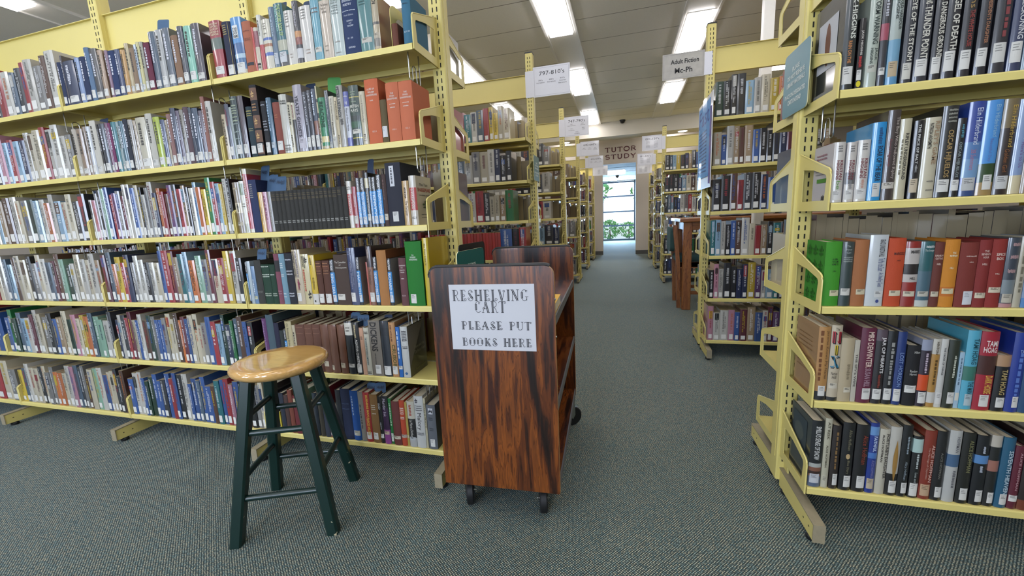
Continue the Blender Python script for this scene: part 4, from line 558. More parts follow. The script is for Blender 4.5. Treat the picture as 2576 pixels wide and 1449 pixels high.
['R',1,1.375,[[.568,.0266,.1644,.12,1.0512,'d2ccc2','white,green-worded',[],[['KRISTAN','7a3038','v',.38,.7,.55,.8],['HIGGINS','7a3038','v',.38,.7,.25,.5],['be','5a9a3a','v',.22,.36,.35,.7],['~','5a5a5a','h',.92,.9420000000000001,.3,.7],['~','5a5a5a','h',.88,.902,.3,.7],['~','5a5a5a','h',.84,.862,.3,.7]],[.04,.2,'dedcd6',.1,.88],0,'d4d0d2',(-1,[('~','a07078',.3,.85,.82,.86),('~','a07078',.3,.85,.76,.8),('~','8a8a8a',.2,.85,.6,.62),('~','8a8a8a',.2,.85,.55,.57),('~','8a8a8a',.2,.85,.5,.52),('#','4a8a2a',.2,.75,.36,.43),('~','3a3a3a',.15,.45,.04,.14)])],
[.5987,.0232,.1617,.12,1.0512,'cfc8be','white,photo-banded',[[.3,.5,'6a6a68']],[['KRISTAN','7a3038','v',.38,.7,.55,.8],['HIGGINS','7a3038','v',.38,.7,.25,.5],['~','8a8a8a','v',.22,.36,.35,.7],['~','5a5a5a','h',.92,.9420000000000001,.3,.7],['~','5a5a5a','h',.88,.902,.3,.7],['~','5a5a5a','h',.84,.862,.3,.7]],[.04,.2,'dedcd6',.1,.88],0,'d4d0d2',None],
[.6238,.0286,.1651,.12,1.0512,'d4cec4','white,orange-worded',[],[['KRISTAN','7a3038','v',.38,.7,.55,.8],['HIGGINS','7a3038','v',.38,.7,.25,.5],['waiting on you','c8643a','v',.22,.36,.35,.7],['~','5a5a5a','h',.92,.9420000000000001,.3,.7],['~','5a5a5a','h',.88,.902,.3,.7],['~','5a5a5a','h',.84,.862,.3,.7]],[.04,.2,'dedcd6',.1,.88],0,'d4d0d2',None],
[.6541,.0305,.2076,.139,1.0512,'1696d6','bright blue',[],[['ROAR OF THE BEAR','10243a','v',.25,.7,.4,.8],['~','0c4a7a','v',.72,.93,.4,.7]],[.05,.23,'d6d6d0',.3,.9],0,'1696d6',None],
[.686,.0281,.2357,.158,1.0512,'443a37','dark brown',[],[['The Boy Who Followed Ripley','b8aca0','v',.24,.92,.55,.85],['Patricia Highsmith','8a4448','v',.38,.68,.15,.4]],[.13,.2,'cfc8ba',.02,.98],0,None,None],
[.7154,.0247,.2106,.141,1.0512,'cdc5a6','cream',[],[['RIPLEY UNDERGROUND','35322a','v',.25,.82,.45,.75],['~','8a8670','v',.3,.75,.15,.35]],None,0,None,None],
[.746,.0219,.203,.136,1.0512,'15161a','black,face-pictured',[],[['THE PRICE OF SALT','dcdcd6','v',.45,.95,.35,.6],['$','9a9a98','h',.34,.44,.3,.7]],[.08,.26,'d0c0a4',.1,.88],0,None,None],
[.77,.033,.2078,.139,1.0512,'d0c8ac','cream tan-lettered',[],[["RIPLEY'S GAME",'a08464','v',.42,.95,.55,.85],['PATRICIA HIGHSMITH','2a2822','v',.62,.93,.2,.45],['~','77746a','h',.2,.222,.4,.9],['~','77746a','h',.09,.11199999999999999,.4,.9]],None,0,None,None],
[.8048,.0324,.2326,.156,1.0512,'20221f','tall-lettered black',[],[['OSCAR HIJUELOS','a88a54','v',.22,.74,.3,.75],['~','a8a89a','h',.94,.962,.3,.9],['~','a8a89a','h',.9,.922,.3,.9],['~','a8a89a','h',.86,.882,.3,.9],['~','a8a89a','h',.82,.842,.3,.9]],[.06,.2,'e4e2da',.1,.88],0,None,None],
[.8378,.0193,.1993,.134,1.0512,'16181b','narrow black',[],[['OSCAR HIJUELOS','8f9a9a','v',.25,.7,.25,.65],['~','4a8a9a','v',.75,.92,.4,.7]],[.08,.22,'e4e2da',.1,.88],0,None,None],
[.8581,.034,.2368,.159,1.0512,'2b489c','blue graded',[[0,.06,'2a4a80'],[.06,.13,'2f5a90'],[.2,.4,'7aa4cc'],[.4,.58,'5a86bc']],[['Elin Hilderbrand','dce4f0','v',.55,.93,.4,.75],['28 Summers','b8788c','v',.28,.5,.35,.65]],[.06,.2,'c4c4c0',.1,.88],0,None,None],
[.8926,.0337,.2361,.158,1.0512,'4a9ae0','sky-blue shrub-pictured',[[0,.14,'a88a50'],[.14,.34,'2a4a22']],[['Elin Hilderbrand','9ac4d8','v',.62,.95,.5,.75],['Beautiful Day','6a78b0','v',.36,.6,.35,.6]],[.06,.22,'e4e2da',.3,.85],0,None,None],
[.9276,.0304,.2355,.158,1.0512,'2c211e','dark brown gilt',[[.7,1,'7a6a48']],[['Elin Hilderbrand','c2a044','v',.5,.93,.5,.8],['Golden Girl','9a6234','v',.24,.48,.35,.65]],[.06,.2,'d0d0cc',.1,.88],0,None,None],
[.9592,.0237,.2321,.156,1.0512,'8aa2c8','lilac-blue',[[0,.2,'d8cba4']],[["Here's to Us",'7a5a92','v',.28,.55,.45,.75],['Elin Hilderbrand','dce6f2','v',.58,.95,.55,.8]],None,0,None,None],
[.9837,.027,.2289,.153,1.0512,'8a7452','brown-gold',[],[],None,0,None,None]]],
['R',2,1.375,[[.568,.04,.1888,.126,.7502,'3a9414','vivid green',[],[['A GIRL','173a10','h',.72,.75,.4,.75],['TO COME','173a10','h',.68,.71,.4,.8],['HOME TO','173a10','h',.64,.67,.4,.8],['HILL','173a10','h',.54,.56,.5,.7]],[.16,.25,'d8d0a8',.4,.98],1,'2f8a14',(-1,[('&','1f6a0e',.08,.34,.04,.24000000000000002),('&','1f6a0e',.08,.34,.28,.48000000000000004),('&','1f6a0e',.08,.34,.52,.72),('&','1f6a0e',.08,.34,.76,.96),('&','1f6a0e',.38,.64,.04,.24000000000000002),('&','1f6a0e',.38,.64,.28,.48000000000000004),('&','1f6a0e',.38,.64,.52,.72),('&','1f6a0e',.38,.64,.76,.96),('&','1f6a0e',.68,.9400000000000001,.04,.24000000000000002),('&','1f6a0e',.68,.9400000000000001,.28,.48000000000000004),('&','1f6a0e',.68,.9400000000000001,.52,.72),('&','1f6a0e',.68,.9400000000000001,.76,.96)])],
[.6093,.0284,.1877,.126,.7502,'344442','dark slate-green',[],[['The','b8c0b8','h',.92,.95,.3,.6],['Honor','b8c0b8','h',.87,.9,.25,.75],['Girl','b8c0b8','h',.82,.85,.3,.65],['~','98a098','h',.75,.772,.12,.88],['~','98a098','h',.72,.742,.12,.88],['~','98a098','h',.69,.712,.12,.88]],[.17,.28,'d5d3c8',.1,.88],0,None,None],
[.6389,.0337,.1927,.129,.7502,'aa6a3a','tan-brown cloth',[],[],[.18,.26,'d5c9a8',.3,.98],1,None,None],
[.6739,.0424,.205,.137,.7502,'cfd4d4','white and pale blue',[],[['The Man of the Desert','2a3c7a','v',.5,.68,.5,.85],['GRACE LIVINGSTON HILL','4a4a4c','v',.7,.94,.5,.8],['An Unwilling Guest','2a3c7a','v',.28,.48,.5,.85],['o','3a4a8a','h',.05,.1,.55,.75]],[.13,.22,'dcdcd6',.45,.98],0,'b4bcc0',None],
[.7188,.0391,.1944,.13,.7502,'c4481a','thick orange',[],[['MARIGOLD','4a1a10','h',.76,.8,.3,.95],['HILL','4a1a10','h',.67,.69,.5,.75]],[.16,.24,'dccfb0',.25,.95],1,None,None],
[.7591,.0331,.1842,.123,.7502,'97241c','red,ship-pictured',[[.38,.9,'c4bcb4'],[.5,.66,'221c1c']],[['MARIS','24201e','h',.82,.87,.3,.9],['HILL','24201e','h',.42,.46,.4,.8]],[.16,.24,'d8cdb4',.1,.88],0,None,None],
[.7925,.0307,.1832,.123,.7502,'246064','teal,wave-pictured',[[.08,.55,'4a6a78'],[0,.1,'c4c8c0']],[['~','d5dcd8','h',.9,.94,.3,.95],['The Stranger','dce4dc','h',.84,.88,.25,.95]],[.16,.24,'c4c0b0',.1,.88],0,None,None],
[.8239,.0211,.1806,.121,.7502,'6a3024','chestnut-maroon',[],[['RAINBOW','dcc0b0','h',.78,.81,.08,.92],['COTTAGE','dcc0b0','h',.735,.765,.12,.9],['HILL','dcc0b0','h',.65,.68,.3,.75]],[.16,.24,'d5cab0',.1,.88],1,None,None],
[.8461,.0323,.1868,.125,.7502,'d4881a','amber',[[.16,.3,'c8701c']],[['THE','f0e0b8','h',.79,.82,.45,.7],['~','f0e0b8','h',.75,.78,.3,.85],['HILL','f0e0b8','h',.57,.6,.4,.65]],[.2,.28,'dcd0a8',.1,.88],1,None,None],
[.8803,.0388,.1779,.12,.7502,'7e2c20','thick red-brown',[],[['~','dcbcb0','h',.78,.8,.3,.9],['HILL','dcbcb0','h',.69,.71,.5,.75]],[.04,.25,'dcdee2',.4,.98],1,None,None],
[.9202,.0262,.1838,.123,.7502,'86241f','deep red',[],[['THE','e4c4b8','h',.82,.85,.35,.7],['SEVENTH','e4c4b8','h',.775,.805,.15,.9],['HOUR','e4c4b8','h',.73,.76,.3,.75],['HILL','e4c4b8','h',.63,.66,.3,.7]],[.14,.22,'dccfb4',.1,.98],1,None,None],
[.9475,.0296,.1846,.124,.7502,'90261c','brick red',[],[['SPICE','e8d0c0','h',.76,.8,.25,.9],['BOX','e8d0c0','h',.7,.74,.3,.8],['HILL','e8d0c0','h',.49,.51,.35,.65]],[.22,.3,'dccfb4',.1,.98],1,None,None],
[.9782,.0265,.1875,.126,.7502,'3a4450','slate,pink-lettered',[[0,.06,'c08a88'],[.2,.4,'7a868a']],[['~','c09a98','h',.88,.93,.3,.9],['~','c09a98','h',.7,.76,.25,.9],['~','c09a98','h',.5,.56,.2,.8]],[.07,.2,'c4bca8',.1,.88],0,None,None],
[1.0058,.0165,.1901,.127,.7502,'bcb49c','plastic-wrapped cream',[],[['~','77705c','v',.2,.9,.3,.7]],None,0,None,None],
[1.0232,.027,.1893,.127,.7502,'7a94b4','blue-white',[[0,.14,'3a7ab8']],[],None,0,None,None]]],
['R',3,1.375,[[.568,.0306,.2329,.156,.4522,'bc8a4c','tan,dark-based',[[0,.12,'1c1f26']],[['Jerome Knows My Name','5a3a1a','v',.3,.95,.6,.85],['~','7a4a24','v',.25,.95,.1,.4]],[.06,.2,'e4e2da',.25,.85],0,'b48a5c',(-1,[('~','8a6438',.2,.85,.8,.8150000000000001),('~','8a6438',.2,.85,.74,.755),('~','8a6438',.2,.85,.68,.6950000000000001),('~','8a6438',.2,.85,.62,.635),('~','8a6438',.2,.85,.5,.515),('~','8a6438',.2,.85,.44,.455),('~','8a6438',.2,.85,.38,.395),('~','8a6438',.2,.85,.32,.335),('#','a8bcc4',.08,.2,.05,.14)])],
[.6007,.0274,.2389,.16,.4522,'cbbda2','cream,colour-lettered',[[0,.05,'22252a']],[['The','4a4034','h',.93,.97,.3,.65],['N*','15110e','h',.755,.91,.16,.94],['N*','b82030','h',.77,.92,.08,.84],['I*','15110e','h',.61,.735,.42,.68],['I*','d8bc20','h',.62,.745,.36,.6],['X*','15110e','h',.435,.585,.12,.96],['X*','1a7a9a','h',.45,.6,.06,.88],['Nathan','4a4034','h',.35,.39,.2,.8],['Hill','4a4034','h',.3,.34,.3,.7]],[.17,.24,'d5ccb8',.1,.88],0,None,None],
[.6287,.0326,.2005,.134,.4522,'bfae8c','tan-cream',[],[['~','8a7c60','v',.35,.6,.5,.75]],[.15,.23,'d8cfb8',.4,.98],0,None,None],
[.6625,.0124,.1939,.13,.4522,'c9c2b0','thin white',[],[["THE SPY'S WIFE",'55524c','v',.25,.78,.3,.75]],None,0,None,None],
[.6763,.0359,.2329,.156,.4522,'661c3a','burgundy',[],[['MRS DEWINTER','e2c8b8','v',.48,.95,.4,.8],['SUSAN HILL','a88894','v',.22,.47,.4,.8]],[.05,.2,'e4e2da',.35,.95],0,None,None],
[.7134,.0267,.229,.153,.4522,'221c20','black and brown',[[.85,1,'5a4a54']],[['JAR OF HEARTS','e0dcd8','v',.42,.9,.4,.8],['~','8a3a2c','v',.22,.4,.4,.65]],[.06,.2,'e4e2da',.1,.88],0,None,None],
[.7411,.0234,.2245,.15,.4522,'131318','black script-titled',[],[['~','9a9a94','v',.25,.85,.35,.7]],[.06,.22,'e4e2da',.1,.88],0,None,None],
[.7652,.0215,.2233,.15,.4522,'173476','navy pale-lettered',[],[['LOST HORIZON','7a92c0','v',.25,.72,.3,.75]],[.05,.22,'e4e2da',.1,.88],0,None,None],
[.7902,.032,.1842,.123,.4522,'101014','wide plain black',[],[['Hilton','dcdcd4','h',.87,.91,.45,.9],['Random','dcdcd4','h',.56,.6,.3,.85],['Harvest','dcdcd4','h',.51,.55,.3,.85]],[.22,.34,'e4e2da',.08,.9],1,None,None],
[.8229,.0243,.2022,.135,.4522,'2a1a2e','purple-black',[[.24,.48,'e05018'],[.84,1,'9aa0b4']],[['~','c9b8c4','v',.5,.8,.4,.65]],[.05,.22,'e4e2da',.15,.9],0,None,None],
[.8483,.0185,.2047,.137,.4522,'b8893e','golden',[[.78,1,'cfcabc'],[.06,.22,'d5d2ca']],[['HINTON','4a3a20','v',.78,.96,.35,.65],['~','5a4014','v',.32,.7,.4,.7]],None,0,None,None],
[.8674,.0162,.2054,.138,.4522,'d2d0c8','slim white',[],[['THE ORDER OF THINGS','4a4a4c','v',.48,.88,.35,.6]],[.05,.22,'dcdad4',.1,.88],0,None,None],
[.8852,.0265,.2026,.136,.4522,'272d1e','dark olive',[],[['~','c9ccb8','v',.45,.78,.45,.65]],[.07,.24,'e4e2da',.3,.95],0,None,None],
[.912,.0107,.1676,.12,.4522,'accade','thin pale blue',[],[['~','5a7488','v',.4,.9,.3,.6]],[.14,.28,'dcd8c8',.1,.88],0,None,None],
[.9237,.0288,.2324,.156,.4522,'56b2cc','cyan',[[.37,.55,'3a7a6a']],[['TAMI HOAG','17505c','v',.58,.9,.4,.8],['THE MAN','17505c','v',.2,.36,.4,.8]],[.05,.2,'b8ccd0',.3,.9],0,None,None],
[.9538,.0388,.2296,.154,.4522,'aa1e34','bright red',[[.46,.7,'4a2420']],[['TAMI','f0e0d8','h',.82,.89,.25,.9],['HOAG','f0e0d8','h',.74,.81,.15,.9],['DARK HORSE','e0b04a','v',.22,.45,.45,.85]],[.05,.2,'e4e2da',.3,.85],0,None,None],
[.995,.0297,.164,.12,.4522,'151216','low black',[[.8,1,'b8906a']],[['TAMI HOAG','b8a068','v',.3,.75,.35,.75]],[.07,.25,'e4e2da',.25,.9],0,None,None],
[1.0251,.0288,.229,.153,.4522,'1b3896','royal blue',[],[['~','5a7ac4','v',.2,.75,.4,.7],['TAMI','9ab4e0','h',.75,.79,.4,.9]],[.06,.2,'e4e2da',.4,.9],0,None,None],
[1.0545,.033,.2348,.157,.4522,'1c4a74','blue-grey edge',[],[],None,0,None,None]]],
['R',4,1.375,[[.5702,.033,.2267,.152,.1558,'14181c','black,eye-pictured',[[0,.16,'5a6a86'],[.16,.3,'8a5a44'],[.19,.24,'3a2420'],[.3,.36,'b8bcb4']],[["SMILLA'S SENSE OF SNOW",'d8d8d2','v',.42,.92,.3,.75]],[.06,.2,'d0d2d6',.1,.88],0,'2a3338',(-1,[('#','3c4a50',.2,.9,.35,.9),('o','555f5c',.35,.8,.5,.78)])],
[.6061,.0183,.2373,.159,.1558,'c4bfa6','cream,grey-lettered',[],[['ALICE HOFFMAN','55503c','v',.3,.62,.3,.6],['AT RISK','55503c','v',.7,.95,.3,.65]],[.02,.18,'c9c4ae',.1,.88],0,None,None],
[.6272,.0225,.2154,.144,.1558,'2a201e','small brown-black',[],[['~','8a6a3c','v',.3,.9,.4,.65]],[.06,.24,'e4e2da',.35,.95],0,None,None],
[.6536,.0315,.2282,.153,.1558,'17181b','black,tan-edged',[],[['Alice Hoffman','8a8468','v',.6,.9,.45,.7],['Blue Diary','8a8468','v',.25,.45,.45,.7],['o','c4a878','h',.47,.55,.35,.7]],[.05,.22,'e4e2da',.35,.95],0,None,None],
[.6886,.0337,.2247,.151,.1558,'1a191c','thick black red-titled',[],[['Alice Hoffman','96402c','v',.42,.85,.5,.85]],[.06,.24,'e4e2da',.3,.95],0,None,None],
[.7239,.022,.2325,.156,.1558,'1b388e','deep blue',[[.83,.95,'6a9ad0'],[.5,.58,'4a7ac0']],[['FAITHFUL','c4d4ea','v',.6,.82,.4,.75],['ALICE HOFFMAN','7a78a8','v',.22,.48,.4,.7]],[.06,.21,'c4b498',.1,.88],0,None,None],
[.7485,.0247,.2162,.145,.1558,'cac4b0','cream,black-lettered',[],[["FORTUNE'S DAUGHTER",'45403a','v',.25,.93,.6,.9],['ALICE HOFFMAN','45403a','v',.5,.92,.2,.42]],None,0,None,None],
[.7747,.0281,.2262,.152,.1558,'c8c4b8','white-topped,leaf-marked',[[0,.32,'1c1a1a']],[['@','a8803c','h',.2,.82,.35,.8]],[.04,.22,'e4e2da',.25,.95],0,None,None],
[.8043,.0249,.2338,.157,.1558,'16181a','black,white-edged',[],[['Alice Hoffman','9aa8b0','v',.24,.5,.45,.7],['~','9aa8b0','v',.6,.85,.45,.65]],[.05,.2,'e4e2da',.35,.95],0,None,None],
[.8326,.0242,.2008,.135,.1558,'17191b','short black,pale-topped',[[.74,.96,'b8d4cc']],[['Lost and','c4ccc8','v',.25,.42,.4,.65],['~','c4ccc8','v',.48,.72,.4,.65]],[.03,.24,'e4e2da',.1,.9],0,None,None],
[.8582,.0285,.2224,.149,.1558,'8a3220','rust-red',[],[['ALICE HOFFMAN','d8a898','v',.26,.8,.6,.85],['The Marriage of Opposites','d8b0a0','v',.3,.76,.3,.5]],[.05,.22,'c9a884',.1,.88],0,None,None],
[.8874,.0271,.2232,.15,.1558,'17171a','plain black',[],[['ALICE HOFFMAN','77756c','v',.32,.7,.4,.6]],[.05,.2,'e4e2da',.3,.9],0,None,None],
[.9163,.0285,.2286,.153,.1558,'c4c4be','pale grey,blue-pictured',[[.5,.67,'4a6a8c']],[['HOFFMAN','77777a','v',.7,.92,.5,.75],['~','6a6a6c','v',.2,.45,.5,.75]],None,0,None,None],
[.9472,.0298,.2252,.151,.1558,'1b1c18','black olive-lettered',[],[['ALICE HOFFMAN','7a7850','v',.45,.9,.45,.75]],[.05,.22,'e4e2da',.25,.85],0,None,None],
[.9798,.0307,.2199,.147,.1558,'10131a','black,blue-glow-pictured',[[.6,.72,'5a90c8']],[['~','c4ccd8','v',.75,.85,.4,.6],['~','c4ccd8','v',.48,.57,.35,.6]],[.05,.22,'e4e2da',.35,.9],0,None,None],
[1.0115,.024,.223,.149,.1558,'1b1c1c','black,face-pictured',[[.5,.65,'a87060'],[.84,1,'c4bcac']],[],[.05,.2,'e4e2da',.3,.9],0,None,None],
[1.0382,.027,.2195,.147,.1558,'23607e','teal blue',[],[['SEVENTH HEAVEN','b8ccd4','v',.2,.82,.45,.8]],[.05,.2,'e4e2da',.3,.95],0,None,None],
[1.0672,.0208,.1958,.131,.1558,'651a30','low maroon',[],[['ALICE HOFFMAN','b88a90','v',.3,.9,.45,.7]],[.12,.22,'e4e2da',.05,.95],0,None,None],
[1.0893,.027,.2261,.152,.1558,'2a1c1a','brown-black',[[0,.14,'7a3a20']],[],None,0,None,None]]]]
SMALL = {'pal': {'w': 'cdc9be', 'c': 'cfc4a8', 't': 'a98f6c', 'n': '1c2a50', 'b': '2f5aa0', 's': '4f6478', 'l': '8fb4cc', 'k': '18181c', 'g': '1c8040', 'd': '123a28', 'e': '8fbca0', 'r': 'ac2830', 'm': '6a2434', 'p': 'c88a9c', 'u': '643a70', 'y': 'd8b820', 'o': 'd0702a', 'v': '5c3a26', 'a': '8a8884', 'h': '34363c', 'q': '1f7a80'}, 'left': {'1,0': 'hcwkwtrkrwshrwavw', '2,0': 'wlwcavwwlkswcn', '1,1': 'rvtlkhplrlnwccrwwwa', '2,1': 'wvcwlwrkwpcwan', '0,2': 'wpakebruamwwbckwawnorvuhrtkwloygrlywk', '1,2': 'wcrcltvwcadlwowlcchh', '2,2': 'wcavwckpwwclrwt', '0,3': 'msoyrnawwkwcbrmtqloeamcrywk', '1,3': 'rcwslvcckacwsmvedwcwcwt', '2,3': 'wkcvwrcbwaclwst', '0,4': 'nwhrmcbwvdabbaccvombcccabrldngsvbk', '1,4': 'bgdslwmwcakbtcdpcyoseewh', '2,4': 'sdvbkwlmcgwrntb', '0,5': 'bwwbddbbhbrbkwbbsbbvqbrpbwvkac', '1,5': 'yswcckcaaoocwpshavcewbcchkv', '2,5': 'rccykwvcbtorca'}, 'leftrows': {2: ('hwvwqwlkrqwsryycc', 'tvtlwwswacwnkk', 'wnwrhbkwrhcctg', 'RRRRRRRRRRRRRRRRRRRRRRRRRbkr', 'kwvcbkwhvk', 'vkwcbhtkwv'), 3: ('wwakwnska', 'wwwrkkkhw', 'vmvtwcwrw', 'kkhykrklhn', 'kwcvbkwh', 'vkwhktbc'), 4: ('ttttvt', 'vvtvvv', 'otvvvv', 'lawrwa', 'pwvtca', 'vvttva')}, 'rightrows': {2: ('dkkklwcyonwokyk', 'cbwtvtbkkhnmncckt', 'kkvrhknbtakwwc', 'qlwkbvwcrtkqkhcwlb', 'kpwkknnyuwlqhnlcbw', 'pwwpbmtbwmunwawvc'), 4: ('kslykntkbpkkvknpkn', 'hkknlcvwrvtwwka', 'kslkbwarwnnvwyhrkk', 'wawpklykwnkvwsr', 'klbwcpgkhvnyktr', 'knlykpntgkrcotv')}}
SIGNS = {
 '797': ("797-810's", [("790's", 'recreation', .2, .52), ("800's", 'literature', .5, .52), ("810's", 'American|literature', .8, .52)]),
 '747': ("747-790's", [("740's", 'decorative arts', .3, .6), ("750's", 'painting', .75, .6), ("770's", 'photography', .3, .36), ("780's", 'music', .78, .38), ("790's", 'recreation', .52, .18)]),
 '640': ("640-660's", [("640's", 'homemaking', .2, .52), ("650's", 'business', .5, .52), ("660's", 'chemical|engineering', .8, .52)]),
 '616': ("616-630's", [("610's", 'health', .2, .52), ("620's", 'engineering', .5, .52), ("630's", 'agriculture', .8, .52)]),
 '001': ("001-150's", []), '151': ("151-300's", [])}
strs = set()
for row in ROWS:
    for b in row[3]:
        for t in b[8] + (b[12][1] if b[12] else []): strs.add(t[0])
for a, subs in SIGNS.values():
    strs.add(a)
    for s1, s2, _, _ in subs: strs.add(s1); strs.update(s2.split('|'))
strs.update(['Adult Fiction', 'Mc-Ph', 'PLEASE', 'DO NOT RESHELVE', 'LIBRARY MATERIALS', 'PLACE ON DESIGNATED', 'CARTS INSTEAD', 'Help!', 'Fast'])
prepare_text([(s_, s_.isupper() or s_ in ('Adult Fiction', 'Mc-Ph')) for s_ in sorted(strs) if s_ not in _marks and s_ != '~'])

# ---------------------------------------------------------------- room shell
def struct(name, mb, mats, **kw): return tag(mb.build(name, mats, **kw), kind='structure')
WX0, WX1, WY0, WYW = -8.0, 6.0, -3.5, 11.05
mb = MB(); mb.box(WX0, WX1, WY0, 17.3, -.06, 0); struct('floor', mb, M['carpet'])
mb = MB(); mb.box(WX0, WX1, WY0, WYW, 3.05, 3.12); struct('ceiling', mb, M['ceiling'])
mb = MB(); mb.box(WX0, WX1, 9.56, 10.02, 2.75, 3.05); struct('trim_1', mb, M['beam_paint'])
DX0, DX1, DZ = -.535, .295, 2.33
mb = MB(); mb.box(WX0, DX0, WYW, WYW+.16, 0, 3.12); mb.box(DX1, WX1, WYW, WYW+.16, 0, 3.12); mb.box(DX0, DX1, WYW, WYW+.16, DZ, 3.12); struct('wall_back', mb, M['wall_paint'])
mb = MB(); mb.box(WX0, DX0, WYW-.012, WYW, 0, .1); struct('baseboard_left', mb, M['base_vinyl'])
mb = MB(); mb.box(DX1, WX1, WYW-.012, WYW, 0, .1); struct('baseboard_right', mb, M['base_vinyl'])
mb = MB(); mb.box(WX0-.15, WX0, WY0, WYW, 0, 3.12); struct('wall_left', mb, M['wall_paint'])
mb = MB(); mb.box(WX1, WX1+.15, WY0, WYW, 0, 3.12); struct('wall_right', mb, M['wall_paint'])
mb = MB(); mb.box(WX0, WX1, WY0-.15, WY0, 0, .45); mb.box(WX0, WX1, WY0-.15, WY0, 2.55, 3.12)
for a, b in ((WX0, -5.8), (-3.4, -2.4), (0, WX1)): mb.box(a, b, WY0-.15, WY0, .45, 2.55)
struct('wall_front', mb, M['wall_paint'])
for n, a in ((2, -5.8), (3, -2.4)):
    mb = MB(); mb.box(a, a+2.4, WY0-.09, WY0-.08, .45, 2.55); w = struct(f'window_{n}', mb, M['glass'])
    f = MB()
    for x in (a, a+1.18, a+2.36): f.box(x, x+.04, WY0-.12, WY0-.03, .45, 2.55)
    for z in (.45, 1.5, 2.51): f.box(a+.04, a+2.36, WY0-.115, WY0-.035, z, z+.04)
    f.build('window_frame', M['win_frame'], w)
# corridor beyond the doorway
CX0, CX1, CZ, CY1 = -.86, .44, 2.37, 17.2
mb = MB(); mb.box(CX0-.12, CX0, WYW+.16, CY1, 0, CZ); struct('wall_corridor_left', mb, M['wall_paint'])
mb = MB(); mb.box(CX1, CX1+.12, WYW+.16, CY1, 0, CZ); struct('wall_corridor_right', mb, M['wall_paint'])
mb = MB(); mb.box(CX0-.12, CX1+.12, WYW+.16, CY1+.1, CZ, CZ+.1)
for y in (12.3, 13.5, 14.7, 15.9, 17.0): mb.box(CX0, CX1, y, y+.025, CZ-.006, CZ+.001)
for x in (-.55, .06): mb.box(x-.0125, x+.0125, WYW+.2, CY1, CZ-.008, CZ+.001)
struct('ceiling_corridor', mb, flat('corridor_tile', '8e9a9e', .8))
mb = MB()
mb.box(CX0, CX0+.05, CY1, CY1+.08, 0, CZ); mb.box(CX1-.05, CX1, CY1, CY1+.08, 0, CZ)
for z in (0, .57, 1.13, 1.74, CZ-.07): mb.box(CX0+.05, CX1-.05, CY1, CY1+.08, z, z+.055)
w = struct('window_1', mb, M['win_frame'])
g = MB()
for z0, z1 in ((.055,.57),(.625,1.13),(1.185,1.74),(1.795,CZ-.07)): g.box(CX0+.05, CX1-.05, CY1+.035, CY1+.041, z0, z1)
g.build('window_glass', M['glass'], w)
mb = MB(); mb.box(.405, .438, 11.35, 12.25, 0, 2.1)
d = struct('door_1', mb, M['win_frame']); h = MB(); h.tube([(.405, 11.45, 1.0), (.36, 11.45, 1.0), (.36, 11.57, 1.0)], .01); h.build('door_handle', M['steel'], d)
# outdoors, seen through the end window
mb = MB(); mb.box(-14, 14, CY1+.1, 60, -.25, -.15); struct('ground', mb, M['paving'])
def leafy(name, label, x, y, r, h0, h1, n, seed, size, cat='shrub', group=None):
    rg = random.Random(seed); t = thing(name, label, cat, (x, y, -.15), 0, group)
    tr = MB(); tr.tube([(0,0,0), (.05,.02,h0*.6), (.02,0,(h0+h1)/2)], [.06*r+.02, .05*r+.015, .02], 7); tr.build('stem', M['bark'], t)
    lf = MB()
    for _ in range(n):
        a, b = rg.uniform(0, 6.283), rg.uniform(-1, 1); rr = r*rg.uniform(.5, 1)*math.sqrt(1-b*b)
        c = Vector((rr*math.cos(a), rr*math.sin(a), (h0+h1)/2 + b*(h1-h0)/2)); e = Vector((rg.uniform(-1,1), rg.uniform(-1,1), rg.uniform(-1,1))).normalized(); g_ = e.orthogonal().normalized()
        s_ = size*rg.uniform(.6, 1.3); lf.poly([c-e*s_, c+g_*s_*.4, c+e*s_, c-g_*s_*.4])
    lf.build('foliage', M['leaf'], t); return t
leafy('shrub', 'low leafy shrub outside the far window, at its left', -.62, 18.4, .45, .15, .95, 260, 1, .09)
leafy('shrub', 'second low leafy shrub outside the far window, near its middle', .2, 20.2, .5, .1, .8, 220, 2, .09)
leafy('tree', 'green tree seen high through the left of the far window', -2.2, 26, 1.6, 1.6, 4.6, 420, 3, .22, 'tree')
leafy('tree', 'green tree seen through the right edge of the far window', 1.9, 30, 1.5, 1.3, 3.9, 380, 4, .22, 'tree')
